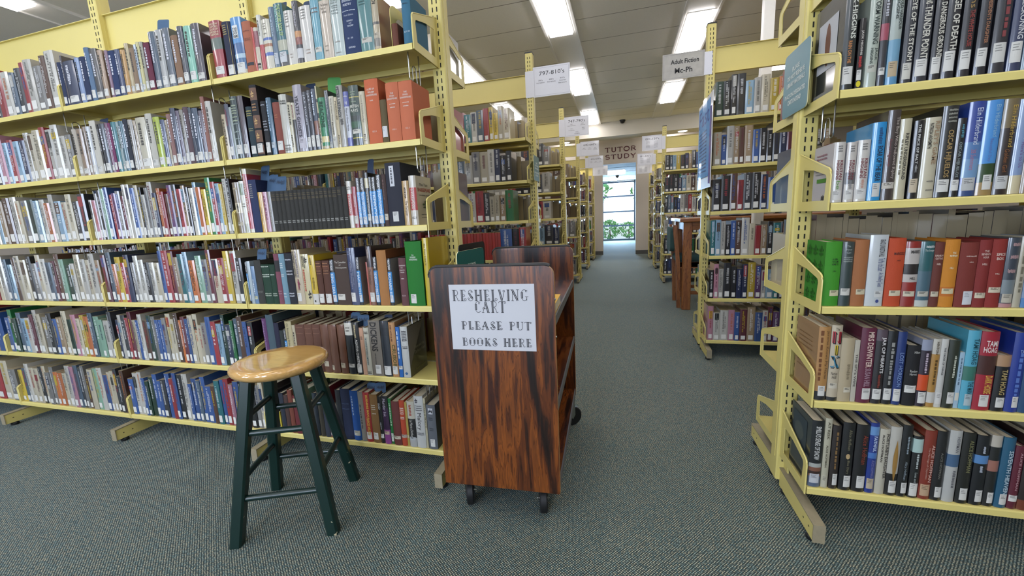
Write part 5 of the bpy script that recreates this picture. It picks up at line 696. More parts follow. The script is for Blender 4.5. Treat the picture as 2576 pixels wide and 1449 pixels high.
# doorway lettering painted on the wall: flared capitals
def ribbon(mb, pts, w, y, m=0, col=None, w2=None):
    n = len(pts); Lp = []; Rp = []
    for k in range(n):
        a = pts[max(0, k-1)]; b = pts[min(n-1, k+1)]; dx, dz = b[0]-a[0], b[1]-a[1]; q = math.hypot(dx, dz) or 1
        ww = (w + (w2-w)*k/(n-1) if w2 is not None else w)/2
        Lp.append((pts[k][0]-dz/q*ww, y, pts[k][1]+dx/q*ww)); Rp.append((pts[k][0]+dz/q*ww, y, pts[k][1]-dx/q*ww))
    for k in range(n-1): mb.quad(Lp[k], Rp[k], Rp[k+1], Lp[k+1], m, col)
def arc(cx, cy_, rx, ry, a0, a1, n=12): return [(cx+rx*math.cos(R(a0+(a1-a0)*k/n)), cy_+ry*math.sin(R(a0+(a1-a0)*k/n))) for k in range(n+1)]
CAPS = {  # (width, [(path, weight)])
 'T': (.72, [([(.36,0),(.36,1)], 1), ([(0,.96),(.72,.96)], .6), ([(.02,1),(.02,.8)], .5), ([(.7,1),(.7,.8)], .5), ([(.24,.02),(.48,.02)], .4)]),
 'U': (.74, [([(.12,1),(.12,.35)]+arc(.37,.35,.25,.32,180,360)+[(.62,1)], 1), ([(0,.98),(.24,.98)], .4), ([(.5,.98),(.74,.98)], .4)]),
 'O': (.84, [(arc(.42,.5,.37,.47,0,360,24), 1)]),
 'R': (.76, [([(.14,0),(.14,1)], 1), ([(.14,.96)]+arc(.34,.73,.26,.23,90,-90)+[(.14,.5)], .8), ([(.36,.5),(.72,0)], 1), ([(.02,.02),(.26,.02)], .4)]),
 'S': (.66, [(arc(.33,.74,.25,.22,20,270)+arc(.33,.28,.27,.24,90,-160), .95)]),
 'D': (.8, [([(.14,0),(.14,1)], 1), ([(.14,.96)]+arc(.32,.5,.42,.46,90,-90,16)+[(.14,.04)], .85)]),
 'Y': (.76, [([(.38,0),(.38,.48)], 1), ([(.04,1),(.38,.45)], 1), ([(.72,1),(.38,.45)], .8), ([(.26,.02),(.5,.02)], .4)])}
mb = MB(); mar = lin('5a2a33')
for txt, x0, x1, z0, z1 in (('TUTOR', -.466, .297, 2.625, 2.735), ('STUDY', -.462, .292, 2.45, 2.56)):
    wid = sum(CAPS[c][0] for c in txt) + .16*(len(txt)-1); k = (x1-x0)/wid; x = x0
    for c in txt:
        for path, wt in CAPS[c][1]: ribbon(mb, [(x+p[0]*k, z0+p[1]*(z1-z0)) for p in path], .024*wt, WYW-.004, 0, mar)
        x += (CAPS[c][0]+.16)*k
tag(mb.build('wall_lettering', M['ink']), 'maroon capital lettering reading tutor study above the far doorway', 'lettering')

# ---------------------------------------------------------------- ceiling: light channels and lamps
CHX = [-4.9, -3.48, -2.07, -.66, .76, 2.17, 3.58]
LCOL = {-.66: 0, .76: 1, -2.07: 1, -4.9: 0, -3.48: 0, 2.17: 0, 3.58: 1}
for n, x in enumerate(CHX):
    mb = MB(); mb.box(x-.175, x+.175, WY0, 9.56, 3.036, 3.05)
    for s_ in (-1, 1): mb.box(x+s_*.165-.012, x+s_*.165+.012, WY0, 9.56, 3.024, 3.036)
    struct(f'trim_{n+2}', mb, M['channel'])
def ceil_light(x, y0, label, group=None, z=3.036, w=.122, l=1.12):
    t = thing('ceiling_light', label, 'ceiling light', (x, y0+l/2, z), 0, group)
    f = MB()
    for s_ in (-1, 1): f.box(s_*(w+.006)-.006, s_*(w+.006)+.006, -l/2-.01, l/2+.01, -.008, 0); f.box(-w, w, s_*(l/2+.005)-.005, s_*(l/2+.005)+.005, -.008, 0)
    f.build('frame', M['channel'], t); g = MB(); g.box(-w, w, -l/2, l/2, -.03, -.001); g.build('diffuser', M['diffuser'], t)
named = {(-.66, 3): 'bright ceiling light nearest in the column left of the aisle', (-.66, 4): 'bright ceiling light behind the first number sign', (-.66, 5): 'farthest bright ceiling light in the column left of the aisle',
 (.76, 3): 'nearest bright ceiling light above the adult fiction sign', (.76, 4): 'bright ceiling light just below the adult fiction sign', (-2.07, 3): 'bright ceiling light just right of the front left end post',
 (-4.9, 2): 'bright ceiling light at top left above the yellow panel', (-4.9, 1): 'bright ceiling light at the extreme top left corner'}
for x in CHX:
    for k in range(-1, 6):
        y0 = (3.70 if LCOL[x] == 0 else 4.86) + (k-3)*2.305
        if x == -4.9: y0 = 1.45 + (k-2)*2.305
        if y0 + 1.15 > 9.5 or y0 < WY0: continue
        lb = named.get((x, k)); ceil_light(x, y0, lb or 'long recessed fluorescent ceiling light among the shelving rows', None if lb else 'other ceiling lights over the stacks')
for k, (y, lb) in enumerate(((13.0, 'nearer corridor ceiling light beyond the far doorway'), (15.3, 'farther corridor ceiling light beyond the far doorway'))): ceil_light(-.245, y, lb, None, CZ-.002, .27, 1.15)
for x, y, lb in ((1.22, 9.78, 'round recessed downlight in the beam right of the far doorway'), (-1.31, 9.8, 'round recessed downlight in the beam left of the far doorway')):
    t = thing('downlight', lb, 'downlight', (x, y, 2.75)); f = MB(); f.lathe([(.095,0),(.12,0),(.12,-.006),(.095,-.006),(.095,0)], 28, cap=False); f.build('trim_ring', M['channel'], t)
    g = MB(); g.lathe([(.09,-.004),(.09,-.001)], 28); g.build('lens', M['diffuser'], t)
    l = D.lights.new('downlight_lamp', 'SPOT'); l.energy = 90; l.spot_size = R(110); l.spot_blend = .6; l.shadow_soft_size = .08; l.color = (1, .93, .85)
    o = D.objects.new('downlight_lamp', l); o.location = (0, 0, -.03); o.parent = t; COL.objects.link(o)
for x in (-1.5, 1.1): ceil_light(x, 10.1, 'added unseen light behind the beam to brighten the far wall', 'added lights behind the beam', 3.049, .2, .85)  # lamps added out of view above the beam to brighten the far wall
t = thing('dome_camera', 'small black dome camera at the ceiling edge above the doorway', 'camera', (-.03, 9.5, 3.05)); f = MB(); f.lathe([(.06,-.02),(.062,0)], 20); f.build('mount', M['cap'], t)
f = MB(); f.lathe([(.012,-.07),(.03,-.062),(.045,-.045),(.05,-.02)], 20); f.build('dome', M['cap'], t)
t = thing('dome_camera', 'small dark dome camera on the corridor ceiling past the doorway', 'camera', (-.22, 14.75, CZ)); f = MB(); f.lathe([(.06,-.02),(.062,0)], 16); f.build('mount', M['cap'], t)
f = MB(); f.lathe([(.012,-.09),(.035,-.08),(.05,-.05),(.055,-.02)], 16); f.build('dome', M['cap'], t)
mb = MB(); mb.bbox(1.12, 1.20, 4.1, 4.18, .0, 3.024, .006); tag(mb.build('power_pole', M['channel']), 'white square pole from ceiling behind the right yellow panel', 'pole')

# ---------------------------------------------------------------- shelving
ZS = dict(L=[1.6449, 1.3273, 1.0209, 0.7095, 0.4084, 0.1009], R=[1.635, 1.3291, 1.0284, 0.7274, 0.4294, 0.133], far=[1.622, 1.314, 1.014, .712, .412, .107])
LIP = .0228; BAY = .914; PF = .031
def bracket_mesh(dep):
    """side plate of a shelf: y=0 at the post, y=-dep at the front; with a cut-out"""
    fr = .018
    out = [(0,0), (-dep,0), (-dep,.118-fr)] + [(-dep+fr*(1-math.cos(R(a))), .118-fr+fr*1.1*math.sin(R(a))) for a in (25, 50, 75)] + [(-dep*.5,.148), (0,.182)]
    ins = [(-.03,.03), (-dep+.028,.03), (-dep+.022,.09)] + [(-dep+.024,.097), (-dep+.028,.102), (-dep+.034,.104)] + [(-dep*.5,.122), (-.03,.13)]
    m = MB(); n = len(out)
    for s_, x in ((0, -.0014), (1, .0014)):
        i = m.add([(x, a, b) for a, b in out]); j = m.add([(x, a, b) for a, b in ins])
        for k in range(n):
            q = (i+k, i+(k+1)%n, j+(k+1)%n, j+k); m.face(q if s_ else q[::-1])
    for base in (0, n):
        for k in range(n):
            a, b = base+k, base+(k+1)%n; m.face((a, b, b+2*n, a+2*n))
    # rolled rim round the front edge
    rim = [(0, a, b) for a, b in out[1:]]; m.tube(rim, .0028, 6)
    return m
LH = .022
def shelf_mesh(w, fr):
    """tray: y=0 front edge, y=fr back, from z=0 (lip bottom) to LH"""
    m = MB(); m.prism([(0,0),(.012,0),(.012,LH-.002),(fr,LH-.002),(fr,LH),(.004,LH),(.0012,LH-.0012),(0,LH-.004)], 'x', 0, w)
    m.box(0, w, fr-.012, fr, 0, LH-.002); m.box(0, .0012, .012, fr-.012, .002, LH-.002); m.box(w-.0012, w, .012, fr-.012, .002, LH-.002)
    return m
def post_mesh(end, fine=True):
    m = MB(); hw = .0275; h = 2.29
    m.prism([(-hw,-PF+.004),(-hw+.004,-PF),(hw-.004,-PF),(hw,-PF+.004),(hw,PF-.004),(hw-.004,PF),(-hw+.004,PF),(-hw,PF-.004)], 'z', .035, h)
    for s_ in (-1, 1):     # shallow rib on both narrow faces
        m.box(s_*hw-.0015, s_*hw+.0015, -.012, .012, .12, h-.01)
    z = .11
    while z < h-.02:
        for x in (-.009, .009):
            for s_ in (-1, 1): m.box(x-.0022, x+.0022, s_*(PF+.0002)-.0004, s_*(PF+.0002)+.0004, z, z+.0165, 1)
        z += .0285
    return m
_cache = {}
def cached(key, fn, name, mats, parent, loc, rz=0):
    if key not in _cache: o = fn().build(name, mats); _cache[key] = o.data; COL.objects.unlink(o); D.objects.remove(o)
    o = D.objects.new(name, _cache[key]); COL.objects.link(o); o.parent = parent; o.location = loc; o.rotation_euler = (0, 0, rz); return o
def bookcase(label, sg, yc, nb, zs, fr, detail=True, sides=(-1, 1), group=None):
    """sg: -1 the range runs left of the aisle, +1 right; yc: post centre line"""
    xb = -.700 if sg < 0 else .560; off = -.0025 if sg < 0 else .0175
    t = thing('bookcase', label, 'bookcase', (xb, yc, 0), 0, group)
    for k in range(nb+1):
        x = sg*k*BAY + off
        cached(('post',), lambda: post_mesh(True), 'upright', [M['yellow'], M['slot']], t, (x, 0, 0))
        def cap():
            m = MB(); m.box(-.029, .029, -PF-.002, PF+.002, 0, .008); return m
        cached(('cap',), cap, 'post_cap', M['cap'], t, (x, 0, 2.29))
        for sd in sides:
            def foot():
                m = MB(); a, b = -PF-.285, -PF
                m.prism([(a,.02),(b,.012),(b,.082),(a,.074)], 'x', -.014, .014); m.prism([(a-.003,.018),(a,.018),(a,.0742),(b,.0822),(b,.0862),(a-.003,.0782)], 'x', -.0165, .0165, 1)
                for yy in (a+.03, a+.07): m.box(-.0148, -.0138, yy, yy+.006, .045, .049, 2); m.box(.0138, .0148, yy, yy+.006, .045, .049, 2)
                m.lathe([(.016, 0), (.018, .004), (.018, .012), (.01, .02)], 14, 2, Matrix.Translation((0, a+.04, 0))); m.lathe([(.016, 0), (.018, .004), (.018, .012), (.01, .02)], 14, 2, Matrix.Translation((0, b-.03, 0)))
                m.prism([(b-.06,.02),(b,.012),(b,.16),(b-.012,.15)], 'x', -.0025, .0025)
                return m
            cached(('foot',), foot, 'base_leg', [M['yellow'], M['foot_top'], M['cap']], t, (x, 0, 0), 0 if sd < 0 else math.pi)
    for k in range(nb):
        a, b = sg*k*BAY, sg*(k+1)*BAY; x0, x1 = min(a, b)+.006, max(a, b)-.006
        for sd in sides:
            for z in zs:
                cached(('shelf', round(x1-x0, 3), fr), lambda: shelf_mesh(x1-x0, fr-PF-.001), 'shelf', M['yellow'], t, (x0 if sd < 0 else x1, sd*fr, z), 0 if sd < 0 else math.pi)
        px0, px1 = min(a, b)+off+.028, max(a, b)+off-.028
        def fas():
            m = MB(); w = px1-px0; m.box(0, w, -.0015, .0015, 0, .165); m.box(0, w, -.014, .014, 0, .003); m.box(0, w, -.014, .014, .162, .165); return m
        cached(('fascia', round(px1-px0, 3)), fas, 'fascia_panel', M['yellow'], t, (px0, 0, 1.98))
    for sd in sides:
        for k in range(nb+1):
            if sd > 0 and k > 1: continue
            for z in zs:
                for dx in ((0,) if k in (0, nb) else (-.0045, .0045)):
                    cached(('br', fr), lambda: bracket_mesh(fr-PF), 'shelf_bracket', M['yellow'], t, (sg*k*BAY+dx, sd*PF, z), 0 if sd < 0 else math.pi)
    return t
YC = 1.609; DY = 1.676; FRL, FRR = .233, .246
bookcase('large yellow steel bookcase filling the left foreground, stool before it', -1, YC, 4, ZS['L'], FRL)
bookcase('yellow steel bookcase cut off by the right edge, teal sign on it', 1, YC, 2, ZS['R'], FRR)
bookcase('yellow bookcase under the first number sign, second row left', -1, YC+DY, 6, ZS['far'], FRL)
bookcase('yellow bookcase under the adult fiction sign, second row right', 1, YC+DY, 3, ZS['far'], FRR)
for k, w_ in ((2, 'third'), (3, 'fourth'), (4, 'fifth'), (5, 'farthest')): bookcase(f'yellow bookcase in the {w_} row left of the aisle', -1, YC+k*DY, 2, ZS['far'], FRL)
for k, w_ in ((3, 'yellow bookcase behind the reading table right of the aisle'), (4, 'yellow bookcase second behind the reading table right of the aisle'), (5, 'farthest yellow bookcase right of the aisle')): bookcase(w_, 1, YC+k*DY, 2, ZS['far'], FRR)

# ---------------------------------------------------------------- books, one by one
def spine_y(x, w, bulge): return -bulge*(1-(2*x/w-1)**2)
def make_book(label, x, y, z, w, h, d, col, bands, side, lab, titles, cloth, seed, group, art=None):
    rg = random.Random(seed)
    hard = w > .016
    bulge = min(.18*w, .005) if hard else .0006
    t_ = .0022 if hard else .0006
    base = blin(col); sidec = blin(side) if side else base
    zc = {0.0, 1.0}
    for b in bands: zc.update((round(b[0], 4), round(b[1], 4)))
    zc = sorted(zc)
    def bandcol(a):
        c = base
        for b in bands:
            if b[0] <= a < b[1]: c = blin(b[2])
        return c
    n = 8 if hard else 4
    xs = [w*k/n for k in range(n+1)]
    outer = [(0, d)] + [(xx, spine_y(xx, w, bulge)) for xx in xs] + [(w, d)]
    inner = [(t_, d)] + [(min(max(xx, t_), w-t_), spine_y(xx, w, bulge)+t_+.0005) for xx in xs] + [(w-t_, d)]
    m = MB(); no = len(outer); rows = []
    for a in zc:
        rows.append((m.add([(p[0], p[1], a*h) for p in outer]), m.add([(p[0], p[1], a*h) for p in inner])))
    for q, (a, b) in enumerate(zip(zc, zc[1:])):
        c = bandcol((a+b)/2); (o0, i0), (o1, i1) = rows[q], rows[q+1]
        for k in range(no-1):
            cc = sidec if (side and k in (0, no-2)) else c
            m.face((o0+k, o0+k+1, o1+k+1, o1+k), 0, cc, True); m.face((i0+k+1, i0+k, i1+k, i1+k+1), 0, c)
        m.face((o0, o1, i1, i0), 0, c); m.face((o0+no-1, i0+no-1, i1+no-1, o1+no-1), 0, c)
    for (o, i), top in ((rows[0], 0), (rows[-1], 1)):
        c = bandcol(.999 if top else .001)
        for k in range(no-1): m.face((o+k, o+k+1, i+k+1, i+k) if top else (o+k+1, o+k, i+k, i+k+1), 0, c)
    bk = m.build('book', M['cloth'] if cloth else M['jacket'], None, (x, y, z)); tag(bk, label, 'book', group)
    ins = .004 if hard else .0004
    p = MB(); p.box(t_+.0002, w-t_-.0002, t_+.001, d-ins, ins*.6, h-ins); p.build('page_block', M['page'], bk)
    def on(off): return lambda xf, zf: (xf*w, spine_y(xf*w, w, bulge)-off, zf*h)
    if lab:
        z0, z1, c, x0, x1 = lab
        s_ = MB(); f = on(.0005); K_ = 6; cc = blin(c); dk = tuple(v*.35 for v in cc)
        for k in range(K_):
            a, b = x0+(x1-x0)*k/K_, x0+(x1-x0)*(k+1)/K_
            s_.quad(f(a, z0), f(b, z0), f(b, z1), f(a, z1), 0, cc)
        f2 = on(.0008)
        if w > .012 and sum(blin(c)) > .6:
            for q in range(3):
                zz = z1-(z1-z0)*(.14+.13*q)-.004; a, b = x0+(x1-x0)*.12, x0+(x1-x0)*rg.uniform(.45, .8); mid = (a+b)/2
                for u0, u1 in ((a, mid), (mid, b)): s_.quad(f2(u0, zz), f2(u1, zz), f2(u1, zz+.008), f2(u0, zz+.008), 0, dk)
        s_.build('spine_label', M['paper'], bk)
    if art:
        s_ = MB(); sd, items = art; last = 9; xx = -.0006 if sd < 0 else w+.0006
        for kind, c, y0, y1, z0, z1 in items:
            if z1 < last-.04 and s_.v: s_.build('cover_print', M['ink'], bk); s_ = MB(); last = 9
            last = min(last, z0)
            fn = (lambda u, v: (xx, (y1+(y0-y1)*u)*d, (z0+(z1-z0)*v)*h)) if sd < 0 else (lambda u, v: (xx, (y0+(y1-y0)*u)*d, (z0+(z1-z0)*v)*h))
            xx += .0002*sd; put(s_, kind, fn, blin(c))
        s_.build('cover_print', M['ink'], bk)
    if titles:
        s_ = None; last = None
        for txt, c, mode, z0, z1, x0, x1 in sorted(titles, key=lambda q: q[3]):
            if s_ is None or z0 > last + .03:
                if s_: s_.build('title_lettering', M['ink'], bk)
                s_ = MB(); last = 0
            last = max(last, z1)
            yv = min(spine_y(a_*w, w, bulge) for a_ in (x0, x1, min(max(.5, x0), x1)))-.0009
            f = on(.0007 if txt in '#|' else .0011)
            if mode == 'v': put(s_, txt, lambda u, v: ((x0+(x1-x0)*v)*w, yv, (z1-(z1-z0)*u)*h), blin(c), 'v')
            else: put(s_, txt, lambda u, v: f(x0+(x1-x0)*u, z0+(z1-z0)*v), blin(c), 'h')
        s_.build('title_lettering', M['ink'], bk)
    return bk
ORD = ['first','second','third','fourth','fifth','sixth','seventh','eighth','ninth','tenth','eleventh','twelfth','thirteenth','fourteenth','fifteenth','sixteenth','seventeenth','eighteenth','nineteenth','twentieth']
def ordinal(i):
    if i < 20: return ORD[i]
    return ['twenty','thirty'][(i+1)//10-2] + '-' + ORD[(i+1) % 10-1] if (i+1) % 10 else ['twentieth','thirtieth'][(i+1)//10-2]
SHELF = {'L': ['top','second','third','fourth','fifth','bottom'], 'M': ['top','second'], 'R': ['top','second','third','fourth','bottom']}
WHERE = {'L': 'left bookcase end bay', 'M': 'left bookcase second bay', 'R': 'right foreground bookcase'}
seed = 100
for side, si, ysp, books in ROWS:
    nbk = len(books)
    for i, (x, w, h, d, z, col, desc, bands, titles, lab, cloth, sidec, art) in enumerate(books):
        seed += 1
        if side == 'R': pos = ordinal(i) + ' from left'
        else: pos = (ordinal(nbk-1-i) + ' from right') if i > nbk//2 or side == 'M' else (ordinal(i) + ' from left')
        lb = f'{desc} book, {pos}, {SHELF[side][si]} shelf, {WHERE[side]}'
        make_book(lb, x, ysp, z, w, h, d, col, bands, sidec, lab, titles, cloth, seed, f'books on the {SHELF[side][si]} shelf of the {WHERE[side]}', art)

# ---------------------------------------------------------------- all the smaller and farther books, one mass
PAL = {k: blin(v, .58, .94) for k, v in SMALL['pal'].items()}; PAL['R'] = blin('b02c26')
PAGE = lin('a89a7c'); LABEL = lin('cfcdc6')
rg = random.Random(11); FM = MB()
MIX = 'wcksnvrtmblhaugqpyo'; WT = [9,9,9,6,6,6,5,6,4,5,4,6,5,2,2,2,2,2,1]
def small_book(x, y, z, w, h, d, c, face=-1, lab=True):
    """spine towards -Y when face is -1"""
    y0, y1 = (y, y+d) if face < 0 else (y-d, y)
    v = rg.uniform(.8, 1.2); c = tuple(min(1, q*v) for q in c)
    b = min(.004, .13*w); w -= .0006; sg = -1 if face < 0 else 1; ye = y-sg*d
    P = [(x, ye), (x, y), (x+.2*w, y+sg*b), (x+.8*w, y+sg*b), (x+w, y), (x+w, ye)]
    if face > 0: P = P[::-1]
    i = FM.add([(a, q, z) for a, q in P]); j = FM.add([(a, q, z+h) for a, q in P])
    for k in range(5): FM.face((i+k, i+k+1, j+k+1, j+k), 0, c)
    FM.face((i+5, i, j, j+5), 0, PAGE); FM.face(range(j, j+6), 0, PAGE); FM.face(range(i+5, i-1, -1), 0, c)
    def mark(a, e, z0, z1, cc, off=.0006):
        yy = y+sg*(b+off); p = [(a, yy, z0), (e, yy, z0), (e, yy, z1), (a, yy, z1)]; FM.quad(*(p if face < 0 else p[::-1]), 0, cc)
    if lab and face < 0:
        lum = sum(c)/3; tc = tuple(q*.25 for q in c) if lum > .25 else tuple(min(1, q*.4+.45) for q in c)
        if rg.random() < .3: tc = PAL[rg.choice('rnbmkyo')]
        if rg.random() < .3: mark(x+.2*w, x+w*.8, z+h*rg.uniform(.6, .75), z+h*rg.uniform(.8, .98), PAL[rg.choice('wknrbyvl')])
        for u0, u1, top, low in ((.3, .5, .95, .3), (.54, .68, .8, .4)) if rg.random() < .45 else ((.34, .66, rg.uniform(.85, .96), rg.uniform(.3, .5)),):
            zz = z+h*top
            while zz > z+h*low:
                l_ = h*rg.uniform(.008, .02); q0 = rg.uniform(0, .25); mark(x+w*(u0+(u1-u0)*q0), x+w*u1, zz-l_, zz, tc, .0009); zz -= l_+h*rg.uniform(.006, .014)
                if rg.random() < .12: zz -= h*.03
        if rg.random() < .85: mark(x+w*.2, x+w*.8, z+h*.05, z+h*rg.uniform(.17, .22), LABEL, .0011)
def fill(x0, x1, y, z, cols, face=-1, hmin=.19, hmax=.25, gap=0, wid=None):
    """cols: colour letters in order, '' = mixed"""
    if cols:
        ws = [rg.uniform(.75, 1.3)*(.35 if c == 'R' else 1) for c in cols]; k = (x1-x0)/sum(ws)
        x = x0
        for c, w in zip(cols, ws):
            hh = .215 if c == 'R' else rg.uniform(hmin, hmax); small_book(x, y+rg.uniform(0, .006)*(-face), z, w*k, hh, min(.155, hh*.68), PAL[c], face, c != 'R'); x += w*k
    else:
        x = x0
        while x < x1-.02:
            w = rg.uniform(.014, .04); hh = rg.uniform(hmin, hmax); small_book(x, y+rg.uniform(0, .006)*(-face), z, min(w, x1-x), hh, min(.155, hh*.68), PAL[rg.choices(MIX, WT)[0]], face); x += w
YL = YC-FRL+.010
for key, cols in SMALL['left'].items():
    b, s_ = map(int, key.split(','))
    xr = -.700-(b+1)*BAY-.012; xl = xr-BAY+.024
    if b == 1 and s_ < 2: xl += .02
    fill(xl, xr, YL, ZS['L'][s_]+LIP, cols)
# the far bay on the left keeps the same kinds
# backs of the books on the other side of the two near ranges
for s_, z in enumerate(ZS['L']):
    zz = z+LIP
    for b in range(4):
        xr = -.700-b*BAY-.012; xl = xr-BAY+.024
        if s_ == 2 and b == 0: fill(xl+.02, xl+.1, YC+FRL-.01, zz, 'vc', 1); fill(xr-.1, xr, YC+FRL-.01, zz, 'wav', 1)
        else: fill(xl, xr, YC+FRL-.01, zz, '' if b else ['rvkcwvtkbarwslmcvwtakcwrvbww', 'cwvtkbarwslmcvwtakcwrvbtwsr', '', 'wsvkbcwlmcvwtakcwrvbtwy', '', ''][s_], 1, .16, .2)
for s_, z in enumerate(ZS['R']):
    zz = z+LIP
    lead, off_ = [('', .3), ('', 0), ('n', 0), ('c', 0), ('', .3), ('', .35)][s_]
    if lead: fill(.575, .61, YC+FRR-.01, zz, lead, 1, .19, .2); off_ = .036
    fill(.575+off_, .575+.88, YC+FRR-.01, zz, '', 1, .24 if s_ == 3 else .18, .262 if s_ == 3 else .22)
    if s_ == 0: fill(.6, 1.46, YC-FRR+.012, zz, 'kncskvwkrhkcnkslkwvkhkwn')
    else: fill(1.125, 1.46, YC-FRR+.012, zz, '')
    fill(1.49, 2.37, YC-FRR+.012, zz, '')
for k, rows in SMALL['leftrows'].items():
    k = int(k); yc = YC+k*DY-DY
    for s_, z in enumerate(ZS['far']):
        w0 = [.0, .66, .66, .66, .6, .6, .6][k] if False else BAY-.03
        fill(-.712-w0, -.712-(.11 if s_ < 3 else .02), yc-FRL+.01, z+LIP, rows[s_])
        for b in range(1, 6 if k == 2 else 2): fill(-.712-(b+1)*BAY+.03, -.712-b*BAY, yc-FRL+.01, z+LIP, '')
        fill(-.712-w0, -.72, yc+FRL-.01, z+LIP, '', 1, .17, .22)
for k, rows in SMALL['rightrows'].items():
    k = int(k); yc = YC+k*DY-DY; ox = [0, 0, .0, 0, 0][k]
    for s_, z in enumerate(ZS['far']):
        fill(.575, .575+(.66 if k == 2 else .86), yc-FRR+.01, z+LIP, rows[s_])
        for b in range(1, 3 if k == 2 else 2): fill(.575+b*BAY, .575+b*BAY+.87, yc-FRR+.01, z+LIP, '')
        if not (k == 2 and s_ in (2,)): fill(.575, .575+.87, yc+FRR-.01, z+LIP, '', 1, .15, .19)
for sg, ks in ((-1, (5, 6)), (1, (5, 6))):
    for k in ks:
        yc = YC+k*DY-DY
        for z in ZS['far']:
            fr = FRL if sg < 0 else FRR
            if sg < 0: fill(-.712-.87, -.73, yc-fr+.01, z+LIP, '')
            else: fill(.575, .575+.87, yc-fr+.01, z+LIP, '')
tag(FM.build('shelved_books', M['jacket']), 'mass of smaller books on the farther shelves and bays', 'books', None, 'stuff')

# ---------------------------------------------------------------- wire book supports under the shelves
def wire():
    m = MB(); p = [(0, .03, 0), (0, .03, -.095)] + [(0, .042-.012*math.cos(R(a)), -.095-.014*math.sin(R(a))) for a in range(30, 181, 30)]
    p += [(0, .054, -.062)] + [(0, .068-.014*math.cos(R(a)), -.062+.014*math.sin(R(a))) for a in range(30, 181, 30)]
    p += [(0, .084, -.10)] + [(0, .096-.012*math.cos(R(a)), -.10-.013*math.sin(R(a))) for a in range(30, 181, 30)] + [(0, .108, -.04), (0, .108, 0)]
    m.tube(p, .0022, 7); return m
wp = None
def add_wire(x, y, z, label, grp):
    global wp
    if wp is None: wp = wire().build('wire_book_support', M['steel']); o = wp
    else: o = wp.copy(); COL.objects.link(o)
    o.location = (x, y, z); tag(o, label, 'book support', grp)
nm = ['top', 'second', 'third', 'fourth', 'fifth']
for b, bw, dx in ((0, 'end bay', (.043, .042, .018, .138, .085)), (1, 'second bay', (.046, .05, .07, .11, .05)), (2, 'third bay', (.066, .07, .14, .06, .05))):
    for s_ in range(5):
        add_wire(-.700-b*BAY-dx[s_]+.0, YC-FRL+.004, ZS['L'][s_]+LIP-.0025, f'bent steel wire hanging under the {nm[s_]} shelf, left bookcase {bw}', 'wire supports under the left shelves')
for s_, dx in ((0, .045), (1, .03)): add_wire(.56+dx, YC-FRR+.05, ZS['R'][s_]+LIP-.0025, f'bent steel wire hanging under the {nm[s_]} shelf, right foreground bookcase', 'wire supports under the right shelves')
# yellow sheet-metal bookend on the top shelf
m = MB(); n0 = [(.0,0),(.15,0)] + [(.15,.11)] + arc(.115,.115,.035,.035,0,90,5) + arc(.035,.115,.035,.035,90,180,5)
i0 = [(.03,.0),(.12,.0),(.12,.07)] + arc(.075,.075,.045,.04,0,180,12)
out = [(0,0),(.03,0),(.03,.075)] + [p for p in arc(.075,.075,.045,.045,180,0,12)] + [(.12,0),(.15,0),(.15,.11)] + arc(.115,.115,.035,.035,0,90,5) + arc(.035,.115,.035,.035,90,180,5)
m.prism(out, 'x', -.0008, .0008)
tag(m.build('bookend', M['yellow'], None, (-0.7930, YC-FRL+.02, ZS['L'][0]+LIP)), 'yellow metal bookend with arched opening on the top left shelf', 'bookend')

# ---------------------------------------------------------------- paper slips standing in the books
def slip(x, y, z, w, h, mat, label, rz=0, text=False, lean=.25):
    m = MB(); n = 6; t = .0006; fr = []; bk = []
    prof = rrect(0, w, 0, h, .008, 3, (0, 0, 1, 1))
    for u, v in prof: fr.append((u-w/2, lean*v*v/h, v)); bk.append((u-w/2, lean*v*v/h+t, v))
    k = len(prof); i = m.add(fr); j = m.add(bk); m.face(range(i, i+k)); m.face(range(j+k-1, j-1, -1))
    for q in range(k): m.face((i+(q+1) % k, i+q, j+q, j+(q+1) % k))
    o = m.build('paper_slip', mat, None, (x, y, z), (0, 0, rz)); tag(o, label, 'paper slip', 'paper slips standing in the books')
    if text:
        s_ = MB(); put(s_, 'Help!', lambda u, v: ((u-.5)*w*.7, lean*(h*(.72+.16*v))**2/h-.0008, h*(.72+.16*v)), lin('1a2030')); s_.build('handwriting', M['ink'], o)
